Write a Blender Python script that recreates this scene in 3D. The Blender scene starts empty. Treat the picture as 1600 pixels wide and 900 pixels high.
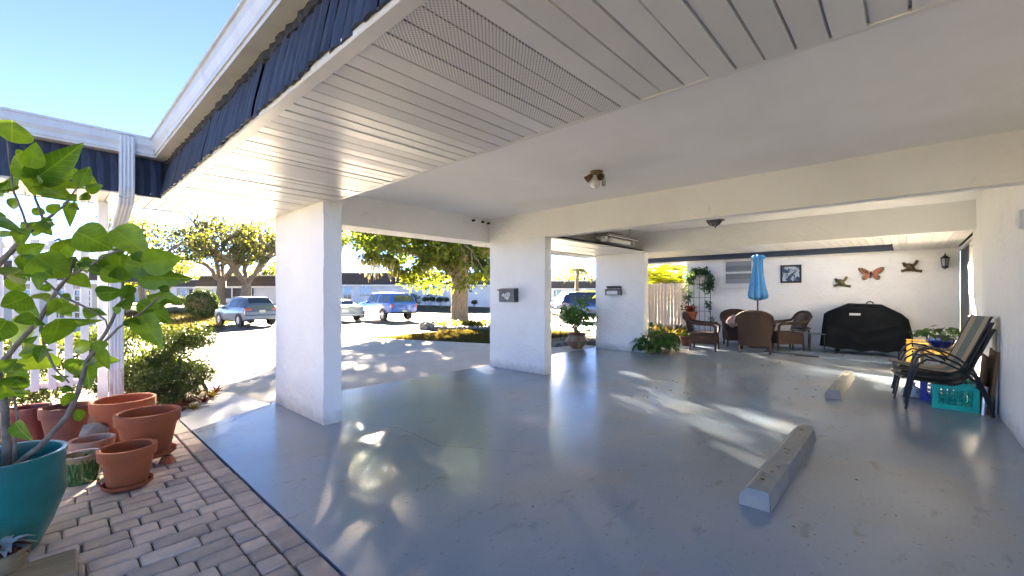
import bpy, bmesh, math, random
import numpy as np
from mathutils import Vector, Matrix, Quaternion
R = math.radians
scene = bpy.context.scene
C = scene.collection

# ------------------------------------------------------------------ camera, sky, sun, exposure
F, HC, HY = 670.7, 1.4, 459.7                # focal length in photo pixels, eye height, horizon row
TH = R(42.690)                               # heading of the camera from +X
cd = bpy.data.cameras.new('camera'); cam = bpy.data.objects.new('camera', cd); C.objects.link(cam)
cam.location = (0, 0, HC); cam.rotation_euler = (R(90), 0, TH - R(90))
cd.sensor_width = 36; cd.lens = 36*F/1600; cd.shift_y = (HY-450)/1600
cd.clip_start = 0.05; cd.clip_end = 3000
scene.camera = cam
SUN_AZ, SUN_EL = R(60), R(20.0)              # azimuth from +X towards +Y
world = bpy.data.worlds.new('World'); scene.world = world; world.use_nodes = True
wn = world.node_tree.nodes; wl = world.node_tree.links
bg = wn['Background']; sky = wn.new('ShaderNodeTexSky'); sky.sky_type = 'NISHITA'
sky.sun_disc = False; sky.sun_elevation = SUN_EL; sky.sun_rotation = R(90) - SUN_AZ
sky.altitude = 0; sky.air_density = 0.075; sky.dust_density = 0.0; sky.ozone_density = 0.0
wl.new(sky.outputs[0], bg.inputs[0]); bg.inputs[1].default_value = 0.05
sl = bpy.data.lights.new('sun', 'SUN'); sl.energy = 5.0; sl.angle = R(1.0); sl.color = (1.0, 0.82, 0.60)
so = bpy.data.objects.new('sun', sl); C.objects.link(so); so.location = (10, 18, 20)
sd = Vector((math.cos(SUN_AZ)*math.cos(SUN_EL), math.sin(SUN_AZ)*math.cos(SUN_EL), math.sin(SUN_EL)))
so.rotation_euler = sd.to_track_quat('Z', 'Y').to_euler()
vs = scene.view_settings; vs.view_transform = 'Standard'; vs.look = 'None'; vs.gamma = 1; vs.exposure = 5.5
scene.render.engine = 'CYCLES'
scene.cycles.max_bounces = 10; scene.cycles.diffuse_bounces = 6; scene.cycles.glossy_bounces = 4; scene.cycles.transparent_max_bounces = 8
scene.render.resolution_x, scene.render.resolution_y = 1024, 576

# ------------------------------------------------------------------ pixel rays (a direction only) and the terrain
cth, sth = math.cos(TH), math.sin(TH)
def ray(x, y):
    l = (x-800)/F
    return (cth + l*sth, sth - l*cth, (HY-y)/F)
TPV = [(-500, 0), (6.1, 0), (20, -.30), (27, -.44), (33, -.42), (45, .08), (60, .15), (3000, .15)]
def gz(v):
    for (a, za), (b, zb) in zip(TPV, TPV[1:]):
        if v <= b: return za + (zb-za)*(v-a)/(b-a)
    return TPV[-1][1]
def onz(x, y, z=0):
    r = ray(x, y); d = (z-HC)/r[2]; return Vector((r[0]*d, r[1]*d, z))
def onx(x, y, X):
    r = ray(x, y); d = X/r[0]; return Vector((X, r[1]*d, HC+r[2]*d))
def ony(x, y, Y):
    r = ray(x, y); d = Y/r[1]; return Vector((r[0]*d, Y, HC+r[2]*d))
def dep(x, y, d):
    r = ray(x, y); return Vector((r[0]*d, r[1]*d, HC+r[2]*d))
def foot(x, d):                               # a place on the terrain in column x at distance d
    r = ray(x, HY); return Vector((r[0]*d, r[1]*d, gz(r[1]*d)))
RIGHT = Vector((sth, -cth, 0)); FWD = Vector((cth, sth, 0)); UP = Vector((0, 0, 1))

# ------------------------------------------------------------------ materials
MATS = {}
def M(name, c, rough=.6, c2=None, scale=4, bump=0, bscale=60, metal=0, rand=0, spec=.5, coat=0, coords='Object', stretch=None, detail=5, bdist=.01, lo=.35, hi=.65):
    m = bpy.data.materials.new(name); m.use_nodes = True; n = m.node_tree.nodes; l = m.node_tree.links
    p = n['Principled BSDF']; p.inputs['Roughness'].default_value = rough; p.inputs['Metallic'].default_value = metal
    p.inputs['Specular IOR Level'].default_value = spec; p.inputs['Coat Weight'].default_value = coat
    p.inputs['Base Color'].default_value = (*c, 1); m.diffuse_color = (*c, 1)
    tc = n.new('ShaderNodeTexCoord'); vec = tc.outputs[coords]
    if stretch:
        mp = n.new('ShaderNodeMapping'); mp.inputs['Scale'].default_value = stretch; l.new(vec, mp.inputs[0]); vec = mp.outputs[0]
    col = None
    if c2:
        t = n.new('ShaderNodeTexNoise'); t.inputs['Scale'].default_value = scale; t.inputs['Detail'].default_value = detail; t.inputs['Roughness'].default_value = .6
        l.new(vec, t.inputs['Vector'])
        r = n.new('ShaderNodeValToRGB'); r.color_ramp.elements[0].position = lo; r.color_ramp.elements[1].position = hi
        r.color_ramp.elements[0].color = (*c, 1); r.color_ramp.elements[1].color = (*c2, 1)
        l.new(t.outputs['Fac'], r.inputs[0]); col = r.outputs[0]
    if rand:
        oi = n.new('ShaderNodeObjectInfo'); mr = n.new('ShaderNodeMapRange'); mr.inputs[3].default_value = 1-rand; mr.inputs[4].default_value = 1+rand
        l.new(oi.outputs['Random'], mr.inputs[0])
        hs = n.new('ShaderNodeHueSaturation')
        l.new(mr.outputs[0], hs.inputs['Value'])
        if col: l.new(col, hs.inputs['Color'])
        else: hs.inputs['Color'].default_value = (*c, 1)
        col = hs.outputs[0]
    if col: l.new(col, p.inputs['Base Color'])
    if bump:
        t = n.new('ShaderNodeTexNoise'); t.inputs['Scale'].default_value = bscale; t.inputs['Detail'].default_value = 4
        l.new(vec, t.inputs['Vector'])
        b = n.new('ShaderNodeBump'); b.inputs['Strength'].default_value = bump; b.inputs['Distance'].default_value = bdist
        l.new(t.outputs['Fac'], b.inputs['Height']); l.new(b.outputs[0], p.inputs['Normal'])
    MATS[name] = m; return m
def leafmat(name, c, c2, trans=.45, rough=.45, tint=None, vein=False):
    """leaf: diffuse front with light shining through; every leaf island its own shade of green"""
    m = bpy.data.materials.new(name); m.use_nodes = True; n = m.node_tree.nodes; l = m.node_tree.links
    p = n['Principled BSDF']; p.inputs['Roughness'].default_value = rough; p.inputs['Specular IOR Level'].default_value = .35
    g = n.new('ShaderNodeNewGeometry'); oi = n.new('ShaderNodeObjectInfo')
    ad = n.new('ShaderNodeMath'); ad.operation = 'ADD'; fr = n.new('ShaderNodeMath'); fr.operation = 'FRACT'
    l.new(g.outputs['Random Per Island'], ad.inputs[0]); l.new(oi.outputs['Random'], ad.inputs[1]); l.new(ad.outputs[0], fr.inputs[0])
    r = n.new('ShaderNodeValToRGB'); r.color_ramp.elements[0].color = (*c, 1); r.color_ramp.elements[1].color = (*c2, 1)
    l.new(fr.outputs[0], r.inputs[0]); l.new(r.outputs[0], p.inputs['Base Color'])
    colr = r.outputs[0]
    if vein:                                    # pale midrib and side veins along the blade
        tc = n.new('ShaderNodeTexCoord'); sx = n.new('ShaderNodeSeparateXYZ'); l.new(tc.outputs['Object'], sx.inputs[0])
        def mth(op, a, b=None, c_=None):
            q = n.new('ShaderNodeMath'); q.operation = op
            for i_, v_ in enumerate((a, b, c_)):
                if v_ is None: continue
                if hasattr(v_, 'is_output'): l.new(v_, q.inputs[i_])
                else: q.inputs[i_].default_value = v_
            return q.outputs[0]
        ay = mth('ABSOLUTE', sx.outputs[1]); mid = mth('LESS_THAN', ay, .014)
        sd_ = mth('FRACT', mth('SUBTRACT', mth('MULTIPLY', sx.outputs[0], 7.0), mth('MULTIPLY', ay, 6.0))); sv = mth('MULTIPLY', mth('LESS_THAN', sd_, .10), .6)
        vf = mth('MULTIPLY', mth('MAXIMUM', mid, sv), .5)
        nz = n.new('ShaderNodeTexNoise'); nz.inputs['Scale'].default_value = 3.0; nz.inputs['Detail'].default_value = 4; l.new(tc.outputs['Object'], nz.inputs['Vector'])
        hv = n.new('ShaderNodeHueSaturation'); l.new(colr, hv.inputs['Color']); l.new(mth('MULTIPLY_ADD', nz.outputs[0], 1.1, .45), hv.inputs['Value'])
        vm = n.new('ShaderNodeMix'); vm.data_type = 'RGBA'; l.new(vf, vm.inputs['Factor']); l.new(hv.outputs[0], vm.inputs[6]); vm.inputs[7].default_value = (.20, .28, .06, 1)
        colr = vm.outputs[2]; l.new(colr, p.inputs['Base Color'])
        bp = n.new('ShaderNodeBump'); bp.inputs['Strength'].default_value = .5; bp.inputs['Distance'].default_value = .05; bp.invert = True; l.new(vf, bp.inputs['Height']); l.new(bp.outputs[0], p.inputs['Normal'])
    t = n.new('ShaderNodeBsdfTranslucent'); hs = n.new('ShaderNodeMix'); hs.data_type = 'RGBA'; hs.blend_type = 'MULTIPLY'
    hs.inputs['Factor'].default_value = 1; l.new(colr, hs.inputs[6]); hs.inputs[7].default_value = (*(tint or (2.6, 2.3, .7)), 1)
    l.new(hs.outputs[2], t.inputs['Color'])
    mx = n.new('ShaderNodeMixShader'); mx.inputs[0].default_value = trans
    l.new(p.outputs[0], mx.inputs[1]); l.new(t.outputs[0], mx.inputs[2])
    l.new(mx.outputs[0], n['Material Output'].inputs[0]); m.diffuse_color = (*c, 1)
    MATS[name] = m; return m
def glassmat(name, c=(.02, .025, .03), rough=.05, spec=.8):
    return M(name, c, rough, spec=spec)

# ------------------------------------------------------------------ mesh builder
class MB:
    def __init__(s): s.v = []; s.f = []
    def add(s, vs, fs):
        o = len(s.v); s.v += [tuple(v) for v in vs]; s.f += [tuple(i+o for i in f) for f in fs]; return s
    def box(s, x0, x1, y0, y1, z0, z1, m=None):
        vs = [Vector((x, y, z)) for x in (x0, x1) for y in (y0, y1) for z in (z0, z1)]
        if m is not None: vs = [m @ v for v in vs]
        return s.add(vs, [(0, 1, 3, 2), (4, 6, 7, 5), (0, 4, 5, 1), (2, 3, 7, 6), (0, 2, 6, 4), (1, 5, 7, 3)])
    def cbox(s, x0, x1, y0, y1, z0, z1, b=.01, m=None):
        """box with chamfered edges"""
        b = min(b, (x1-x0)*.45, (y1-y0)*.45, (z1-z0)*.45)
        bm = bmesh.new(); bmesh.ops.create_cube(bm, size=1)
        for v in bm.verts: v.co = Vector(((x0+x1)/2+v.co.x*(x1-x0), (y0+y1)/2+v.co.y*(y1-y0), (z0+z1)/2+v.co.z*(z1-z0)))
        bmesh.ops.bevel(bm, geom=bm.edges[:], offset=b, segments=1, affect='EDGES', profile=.5)
        return s.bm(bm, m)
    def bm(s, bm, m=None):
        bm.verts.index_update(); vs = [v.co.copy() for v in bm.verts]
        if m is not None: vs = [m @ v for v in vs]
        s.add(vs, [[v.index for v in f.verts] for f in bm.faces]); bm.free(); return s
    def prism(s, poly, lo, hi, axis='z', m=None):
        """closed outline, extruded along one axis"""
        def pt(p, h): return {'z': (p[0], p[1], h), 'y': (p[0], h, p[1]), 'x': (h, p[0], p[1])}[axis]
        n = len(poly); vs = [Vector(pt(p, lo)) for p in poly]+[Vector(pt(p, hi)) for p in poly]
        if m is not None: vs = [m @ v for v in vs]
        fs = [tuple(reversed(range(n))), tuple(range(n, 2*n))]+[(i, (i+1) % n, n+(i+1) % n, n+i) for i in range(n)]
        return s.add(vs, fs)
    def tube(s, pts, rad, n=8, cap=True):
        pts = [Vector(p) for p in pts]
        if not hasattr(rad, '__len__'): rad = [rad]*len(pts)
        vs = []; fs = []; ref = None
        for i, p in enumerate(pts):
            t = (pts[min(i+1, len(pts)-1)]-pts[max(i-1, 0)]).normalized()
            if ref is None: ref = t.orthogonal().normalized()
            a = (ref-t*ref.dot(t))
            a = a.normalized() if a.length > 1e-5 else t.orthogonal().normalized()
            ref = a; b = t.cross(a)
            for k in range(n):
                q = 2*math.pi*k/n; vs.append(p+(a*math.cos(q)+b*math.sin(q))*rad[i])
        for i in range(len(pts)-1):
            for k in range(n):
                fs.append((i*n+k, i*n+(k+1) % n, (i+1)*n+(k+1) % n, (i+1)*n+k))
        if cap: fs += [tuple(reversed(range(n))), tuple(range((len(pts)-1)*n, len(pts)*n))]
        return s.add(vs, fs)
    def lathe(s, prof, n=24, c=(0, 0, 0), m=None, fn=None):
        vs = []; fs = []
        for r, z in prof:
            for k in range(n):
                a = 2*math.pi*k/n; rr = r*(fn(a, z) if fn else 1)
                vs.append(Vector((c[0]+rr*math.cos(a), c[1]+rr*math.sin(a), c[2]+z)))
        if m is not None: vs = [m @ v for v in vs]
        for i in range(len(prof)-1):
            for k in range(n): fs.append((i*n+k, i*n+(k+1) % n, (i+1)*n+(k+1) % n, (i+1)*n+k))
        return s.add(vs, fs)
    def grid(s, P):
        """rows of points -> quads"""
        h = len(P); w = len(P[0]); vs = [p for r in P for p in r]
        return s.add(vs, [(i*w+j, i*w+j+1, (i+1)*w+j+1, (i+1)*w+j) for i in range(h-1) for j in range(w-1)])
    def mesh(s, name, mat, smooth=False, sharp=40):
        me = bpy.data.meshes.new(name); me.from_pydata(s.v, [], s.f); me.update()
        if mat: me.materials.append(mat)
        if smooth:
            me.polygons.foreach_set('use_smooth', [True]*len(me.polygons))
            if sharp: me.set_sharp_from_angle(angle=R(sharp))
        return me
    def build(s, name, mat, parent=None, world=False, smooth=False, sharp=40, loc=None, bevel=0):
        return link(name, s.mesh(name, mat, smooth, sharp), parent, world, loc)
def link(name, me, parent=None, world=False, loc=None, rot=None, scale=None):
    o = bpy.data.objects.new(name, me); C.objects.link(o)
    if parent is not None:
        o.parent = parent
        if world:
            p = parent; off = Vector((0, 0, 0))
            while p is not None: off += Vector(p.location); p = p.parent
            o.location = -off
    if loc is not None: o.location = Vector(o.location)+Vector(loc)
    if rot is not None: o.rotation_euler = rot
    if scale is not None: o.scale = scale
    return o
def tag(o, label=None, cat=None, group=None, kind=None):
    if label: o['label'] = label
    if cat: o['category'] = cat
    if group: o['group'] = group
    if kind: o['kind'] = kind
    return o
def thing(name, label, cat, loc=(0, 0, 0), rz=0, group=None, s=1):
    o = bpy.data.objects.new(name, None); C.objects.link(o); o.location = loc; o.rotation_euler = (0, 0, rz); o.scale = (s, s, s)
    o.empty_display_size = .1
    return tag(o, label, cat, group)
def copy_tree(o, parent=None):
    c = o.copy(); C.objects.link(c); c.parent = parent
    for ch in list(o.children): copy_tree(ch, c)
    return c
def struct(name, mb, mat, **k):
    o = mb.build(name, mat, **k); o['kind'] = 'structure'; return o
# ------------------------------------------------------------------ materials in use
def floor_material():
    """grey-blue floor paint: soft cloudy wear, uneven sheen, faint tyre-worn lanes and fine dirt"""
    m = M('painted_floor', (.235, .275, .325), .30, spec=.5)
    n = m.node_tree.nodes; l = m.node_tree.links; p = n['Principled BSDF']; tc = n.new('ShaderNodeTexCoord')
    def noise(sc, det, rough=.5, dist=0., st=None):
        t = n.new('ShaderNodeTexNoise'); t.inputs['Scale'].default_value = sc; t.inputs['Detail'].default_value = det; t.inputs['Roughness'].default_value = rough; t.inputs['Distortion'].default_value = dist
        if st:
            mp = n.new('ShaderNodeMapping'); mp.inputs['Scale'].default_value = st; l.new(tc.outputs['Object'], mp.inputs[0]); l.new(mp.outputs[0], t.inputs['Vector'])
        else: l.new(tc.outputs['Object'], t.inputs['Vector'])
        return t.outputs[0]
    def rng(v, a, b, c, d):
        mr = n.new('ShaderNodeMapRange'); mr.interpolation_type = 'SMOOTHSTEP'
        for i, q in enumerate((a, b, c, d)): mr.inputs[i+1].default_value = q
        l.new(v, mr.inputs[0]); return mr.outputs[0]
    def mix(f, a, col):
        mx = n.new('ShaderNodeMix'); mx.data_type = 'RGBA'; l.new(f, mx.inputs['Factor'])
        if isinstance(a, tuple): mx.inputs[6].default_value = (*a, 1)
        else: l.new(a, mx.inputs[6])
        mx.inputs[7].default_value = (*col, 1); return mx.outputs[2]
    c = mix(rng(noise(.45, 2, .5), .3, .7, 0, 1), (.205, .275, .365), (.26, .315, .385))
    c = mix(rng(noise(.8, 3.5, .55), .44, .72, 0, .45), c, (.32, .285, .245))
    c = mix(rng(noise(1.4, 3, .55, 0, (.35, 1, 1)), .5, .85, 0, .3), c, (.155, .165, .18))
    c = mix(rng(noise(2.6, 6, .62), .50, .72, 0, .42), c, (.29, .325, .365))
    c = mix(rng(noise(5.5, 5, .65, 0, (.5, 1.3, 1)), .58, .70, 0, .45), c, (.17, .165, .155))
    c = mix(rng(noise(30, 3, .6), .60, .72, 0, .55), c, (.12, .112, .10))
    l.new(c, p.inputs['Base Color'])
    l.new(rng(noise(1.1, 3, .55), .25, .75, .19, .264), p.inputs['Roughness'])
    b = n.new('ShaderNodeBump'); b.inputs['Strength'].default_value = .10; b.inputs['Distance'].default_value = .01; l.new(noise(2.4, 3, .5), b.inputs['Height']); l.new(b.outputs[0], p.inputs['Normal'])
    return m
m_floor = floor_material()
m_stucco = M('white_stucco', (.84, .83, .80), .85, c2=(.78, .765, .73), scale=1.6, bump=.9, bscale=14, bdist=.014, lo=.45, hi=.8)
def splash(m):
    '''grey-brown splash dirt and scuffs along the foot of the walls'''
    n = m.node_tree.nodes; l = m.node_tree.links; p = n['Principled BSDF']; src = p.inputs['Base Color'].links[0].from_socket
    tc = n.new('ShaderNodeTexCoord'); sx = n.new('ShaderNodeSeparateXYZ'); l.new(tc.outputs['Object'], sx.inputs[0])
    nz = n.new('ShaderNodeTexNoise'); nz.inputs['Scale'].default_value = 7; nz.inputs['Detail'].default_value = 8; nz.inputs['Roughness'].default_value = .7; l.new(tc.outputs['Object'], nz.inputs['Vector'])
    ad = n.new('ShaderNodeMath'); ad.operation = 'MULTIPLY_ADD'; ad.inputs[1].default_value = -.30; l.new(nz.outputs[0], ad.inputs[0]); l.new(sx.outputs[2], ad.inputs[2])
    mr = n.new('ShaderNodeMapRange'); mr.inputs[1].default_value = -.16; mr.inputs[2].default_value = .02; mr.inputs[3].default_value = .75; mr.inputs[4].default_value = 0; l.new(ad.outputs[0], mr.inputs[0])
    n2 = n.new('ShaderNodeTexNoise'); n2.inputs['Scale'].default_value = 3.2; n2.inputs['Detail'].default_value = 10; n2.inputs['Roughness'].default_value = .72; n2.inputs['Distortion'].default_value = 1.5; l.new(tc.outputs['Object'], n2.inputs['Vector'])
    m3 = n.new('ShaderNodeMapRange'); m3.inputs[1].default_value = .63; m3.inputs[2].default_value = .72; m3.inputs[4].default_value = .4; l.new(n2.outputs[0], m3.inputs[0])
    mxx = n.new('ShaderNodeMath'); mxx.operation = 'MAXIMUM'; l.new(mr.outputs[0], mxx.inputs[0]); l.new(m3.outputs[0], mxx.inputs[1])
    mx = n.new('ShaderNodeMix'); mx.data_type = 'RGBA'; l.new(mxx.outputs[0], mx.inputs['Factor']); l.new(src, mx.inputs[6]); mx.inputs[7].default_value = (.42, .40, .37, 1); l.new(mx.outputs[2], p.inputs['Base Color'])
splash(m_stucco)
m_plaster = M('white_plaster_ceiling', (.86, .85, .82), .9, c2=(.77, .745, .695), scale=.8, bump=.15, bscale=30, lo=.45, hi=.8)
m_soffit = M('enamelled_aluminium', (.76, .74, .70), .33, c2=(.72, .70, .66), scale=2, rand=.09, spec=.5)  # brightness spread from panel to panel imitates their differing reflections
m_perf = M('perforated_aluminium', (.76, .74, .70), .35, spec=.5, rand=.04)
def perforate(m):
    n = m.node_tree.nodes; l = m.node_tree.links; p = n['Principled BSDF']; src = p.inputs['Base Color'].links[0].from_socket
    tc = n.new('ShaderNodeTexCoord'); mp = n.new('ShaderNodeMapping'); mp.inputs['Scale'].default_value = (75, 75, 1); mp.inputs['Rotation'].default_value = (0, 0, R(45))
    l.new(tc.outputs['Object'], mp.inputs[0])
    fr = n.new('ShaderNodeVectorMath'); fr.operation = 'FRACTION'; l.new(mp.outputs[0], fr.inputs[0])
    sb = n.new('ShaderNodeVectorMath'); sb.operation = 'SUBTRACT'; sb.inputs[1].default_value = (.5, .5, 0); l.new(fr.outputs[0], sb.inputs[0])
    sx = n.new('ShaderNodeSeparateXYZ'); l.new(sb.outputs[0], sx.inputs[0])
    cx = n.new('ShaderNodeCombineXYZ'); l.new(sx.outputs[0], cx.inputs[0]); l.new(sx.outputs[1], cx.inputs[1])
    ln = n.new('ShaderNodeVectorMath'); ln.operation = 'LENGTH'; l.new(cx.outputs[0], ln.inputs[0])
    lt = n.new('ShaderNodeMath'); lt.operation = 'LESS_THAN'; lt.inputs[1].default_value = .24; l.new(ln.outputs['Value'], lt.inputs[0])
    mx = n.new('ShaderNodeMix'); mx.data_type = 'RGBA'; l.new(lt.outputs[0], mx.inputs['Factor']); l.new(src, mx.inputs[6]); mx.inputs[7].default_value = (.20, .19, .17, 1)
    l.new(mx.outputs[2], p.inputs['Base Color'])
perforate(m_perf)
m_trim = M('white_trim', (.78, .76, .72), .4, c2=(.70, .68, .63), scale=3)
m_navy = M('navy_roof_shake', (.018, .025, .045), .6, c2=(.028, .038, .064), scale=12, bump=.5, bscale=18, rand=.22, stretch=(3, 3, .4))
m_navytrim = M('navy_paint', (.03, .045, .075), .5)
m_dark = M('dark_shadow_gap', (.02, .02, .022), .8)
m_gutter = M('gutter_enamel', (.62, .63, .62), .35, c2=(.48, .46, .42), scale=6, stretch=(1, 1, .3), lo=.5, hi=.85)
m_conc = M('pale_concrete', (.60, .56, .50), .8, c2=(.52, .485, .43), scale=1.3, bump=.2, bscale=60)
m_conc_b = M('painted_apron', (.44, .47, .49), .5, c2=(.38, .405, .43), scale=2.5, bump=.15, bscale=20)
m_asph = M('worn_asphalt', (.115, .108, .098), .85, c2=(.085, .08, .073), scale=2, bump=.35, bscale=150)
m_grass = M('lawn', (.05, .06, .018), .9, c2=(.08, .075, .028), scale=.8, bump=1, bscale=60, bdist=.05)
m_mulch = M('mulch', (.12, .075, .045), .95, c2=(.055, .035, .022), scale=25, bump=1, bscale=50, bdist=.03)
m_paver = M('paver_stone', (.60, .47, .385), .8, c2=(.43, .355, .305), scale=8, bump=.6, bscale=45, rand=.22, bdist=.006)
m_pavjoint = M('paver_joint_sand', (.15, .125, .10), .95)
m_terra = M('terracotta', (.40, .10, .03), .75, c2=(.29, .078, .03), scale=4, bump=.15, bscale=50, rand=.12)
m_terra_d = M('weathered_terracotta', (.19, .06, .034), .8, c2=(.13, .05, .034), scale=6, bump=.2, bscale=40)
m_maroon = M('maroon_glaze', (.17, .03, .025), .3, c2=(.12, .022, .02), scale=7)
m_bark = M('oak_bark', (.30, .24, .175), .95, c2=(.16, .125, .09), scale=5, bump=1, bscale=9, stretch=(4, 4, .7), bdist=.08)
m_twig = M('grey_stem', (.24, .19, .14), .9, c2=(.14, .105, .08), scale=14, bump=.4, bscale=60)
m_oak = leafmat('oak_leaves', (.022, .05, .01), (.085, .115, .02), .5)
m_oak_y = leafmat('sunlit_oak_leaves', (.04, .07, .01), (.11, .12, .02), .5)  # lighter, yellower oak leaf: sun shining through is put into the colour
m_grey_leaf = leafmat('grey_green_leaves', (.035, .05, .018), (.085, .095, .04), .35)
m_bush = leafmat('clipped_bush_leaves', (.018, .04, .01), (.045, .075, .02), .2)
m_shrub = leafmat('juniper_leaves', (.022, .045, .012), (.06, .085, .024), .3)
m_big_leaf = leafmat('hibiscus_leaves', (.05, .11, .012), (.14, .23, .022), .5, .4, (2.3, 2.2, .5), True)
m_pot_leaf = leafmat('pot_plant_leaves', (.03, .085, .012), (.07, .15, .03), .35)
m_moss = leafmat('spanish_moss', (.30, .26, .15), (.42, .36, .2), .4, .9, (1.2, 1.1, .8))
m_palm = leafmat('palm_fronds', (.06, .10, .01), (.18, .19, .02), .5)
m_brom = leafmat('bromeliad_leaves', (.09, .06, .018), (.17, .14, .03), .35)
m_brom_r = leafmat('red_bromeliad_leaves', (.10, .014, .014), (.18, .045, .025), .3, tint=(1.6, 1, .8))
m_vine = leafmat('vine_leaves', (.03, .07, .025), (.07, .12, .05), .3)
m_glass = glassmat('window_glass', (.05, .06, .065))
m_carglass = glassmat('tinted_car_glass', (.03, .045, .06), .04)
m_rubber = M('black_rubber', (.02, .02, .02), .8)
m_rim = M('alloy_rim', (.55, .56, .57), .3, metal=.8)
m_black = M('black_metal', (.018, .018, .02), .45)
m_wicker = M('brown_wicker', (.065, .032, .018), .6, c2=(.03, .015, .009), scale=60, bump=1, bscale=120)
m_umb = M('blue_umbrella_cloth', (.09, .32, .62), .8, c2=(.07, .26, .54), scale=7, bump=.2, bscale=200)
m_cover = M('black_grill_cover', (.005, .0065, .008), .85, c2=(.009, .011, .013), scale=4, spec=.15, bump=.25, bscale=14)
m_sling = M('taupe_sling_mesh', (.38, .31, .20), .8, bump=.5, bscale=400, c2=(.33, .265, .17), scale=200)
m_sling_g = M('slate_green_sling', (.13, .165, .15), .8, bump=.5, bscale=400)
m_white = M('white_paint', (.78, .77, .74), .5, c2=(.70, .68, .64), scale=5)
m_yellow = M('yellow_plastic', (.70, .40, .04), .5, c2=(.6, .33, .03), scale=6)
m_wood = M('weathered_wood', (.33, .24, .13), .8, c2=(.24, .17, .09), scale=5, stretch=(1, 8, 8), bump=.3, bscale=30)
m_card = M('brown_cardboard', (.24, .145, .08), .9, c2=(.19, .115, .06), scale=5)
# ------------------------------------------------------------------ the ground
def terrain():
    us = [-900, -200, -80, -40, -20, -10, -4, 0, 4, 8, 12, 16, 20, 25, 30, 40, 60, 100, 200, 900]
    vs_ = [-900, -60, -8, 2, 6.1, 8, 10, 12, 14, 17, 20, 23.5, 27, 30, 33, 39, 45, 52, 60, 90, 200, 1200]
    mb = MB(); mb.grid([[(u, v, gz(v)-.05) for u in us] for v in vs_])
    return struct('ground', mb, m_grass)
terrain()
def sheet(name, poly, mat, lift, step=1.5):
    """flat outline draped on the terrain"""
    bm = bmesh.new(); f = bm.faces.new([bm.verts.new((x, y, 0)) for x, y in poly])
    for v in [t[0] for t in TPV[1:-1]]:
        g = bm.verts[:]+bm.edges[:]+bm.faces[:]
        bmesh.ops.bisect_plane(bm, geom=g, plane_co=(0, v, 0), plane_no=(0, 1, 0))
    bmesh.ops.triangulate(bm, faces=bm.faces[:])
    for v in bm.verts: v.co.z = gz(v.co.y)+lift
    bm.normal_update()
    for f in bm.faces:
        if f.normal.z < 0: f.normal_flip()
    mb = MB(); mb.bm(bm); return struct(name, mb, mat)
sheet('road', [(-60, 14.07), (2.3, 14.07), (7.9, 14.5), (10, 14.6), (11.3, 15.3), (12.2, 16.6), (14, 20), (17.3, 24.6), (18.2, 28), (19, 36), (16, 37), (10.5, 36.5), (8.2, 33), (6.6, 27.2), (6.0, 25.2), (5.2, 23.3), (4, 22.6), (-60, 22.3)], m_asph, -.03)
sheet('driveway', [(1.97, 6.07), (1.76, 7.16), (1.62, 7.42), (1.9, 9.5), (2.3, 14.06), (7.9, 14.45), (8.55, 11.5), (8.95, 9.3), (9.5, 7.2), (10.2, 6.6), (10.2, 6.07)], m_conc, -.008)
sheet('neighbour_driveway', [(14.5, 10.2), (26, 9.2), (30, 13.6), (22, 15.6), (16, 14.5)], m_conc, -.026)
sheet('mulch_bed', [(-6, 6.35), (.99, 6.35), (1.35, 6.7), (1.6, 7.4), (1.6, 9.6), (-6, 9.6)], m_mulch, -.02)
sheet('mulch_strip', [(9.6, 7.3), (10.3, 6.7), (14, 6.6), (14, 8.6), (9.2, 8.8)], m_mulch, -.02)
def slab(name, poly, z0, z1, mat):
    mb = MB(); mb.prism(poly, z0, z1); return struct(name, mb, mat)
slab('carport_floor', [(1.013, -6), (9.93, -6), (9.93, 6.05), (1.955, 6.05), (1.955, 5.985), (1.013, 5.42)], -.25, 0, m_floor)
slab('floor_corner_slab', [(1.013, 5.435), (1.943, 5.993), (1.943, 6.06), (1.745, 7.15), (1.6, 7.38), (1.013, 6.2)], -.25, -.003, m_conc_b)
# patio: painted base and one row of laid slabs in front of the back wall
slab('patio_floor', [(9.942, -3), (13.5, -3), (13.5, 6.05), (9.942, 6.05)], -.25, -.004, m_floor)
m_patio = M('patio_slab_paint', (.20, .26, .34), .4, c2=(.25, .31, .385), scale=3, rand=.1, bump=.1, bscale=20)
pr = bpy.data.objects['patio_floor']
pm = MB().cbox(-.84, .84, -.228, .228, -.02, .012, .006).mesh('slab', m_patio)
for k in range(13): link('slab', pm, pr, loc=(12.44, -.55+k*.462, 0))
# crack wandering across the floor
def crack(name, pts, w, seed, parent):
    rnd = random.Random(seed); L = []; Rr = []
    P = [Vector(p) for p in pts]; out = []
    for a, b in zip(P, P[1:]):
        n = max(2, int((b-a).length/.05)); out += [a.lerp(b, i/n) for i in range(n)]
    out.append(P[-1]); per = (P[-1]-P[0]).normalized(); per = Vector((-per.y, per.x, 0)); mb = MB(); rows = []
    for p in out:
        q = p+per*rnd.uniform(-.012, .012); h = per*w*rnd.uniform(.4, 1.2)
        rows.append([q-h, q+h])
    mb.grid(rows); return mb.build(name, m_dark, parent)
fl = bpy.data.objects['carport_floor']
crack('crack', [(1.03, 5.28, .003), (1.3, 5.40, .003), (1.6, 5.72, .003), (1.93, 5.93, .003)], .005, 1, fl)
crack('crack', [(2.2, 4.5, .003), (2.5, 3.9, .003), (2.45, 3.2, .003), (2.9, 2.4, .003)], .0022, 2, fl)
crack('crack', [(6.0, 4.55, .003), (6.3, 3.6, .003), (6.15, 2.6, .003), (6.6, 1.4, .003), (6.5, .3, .003)], .0022, 3, fl)
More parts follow.
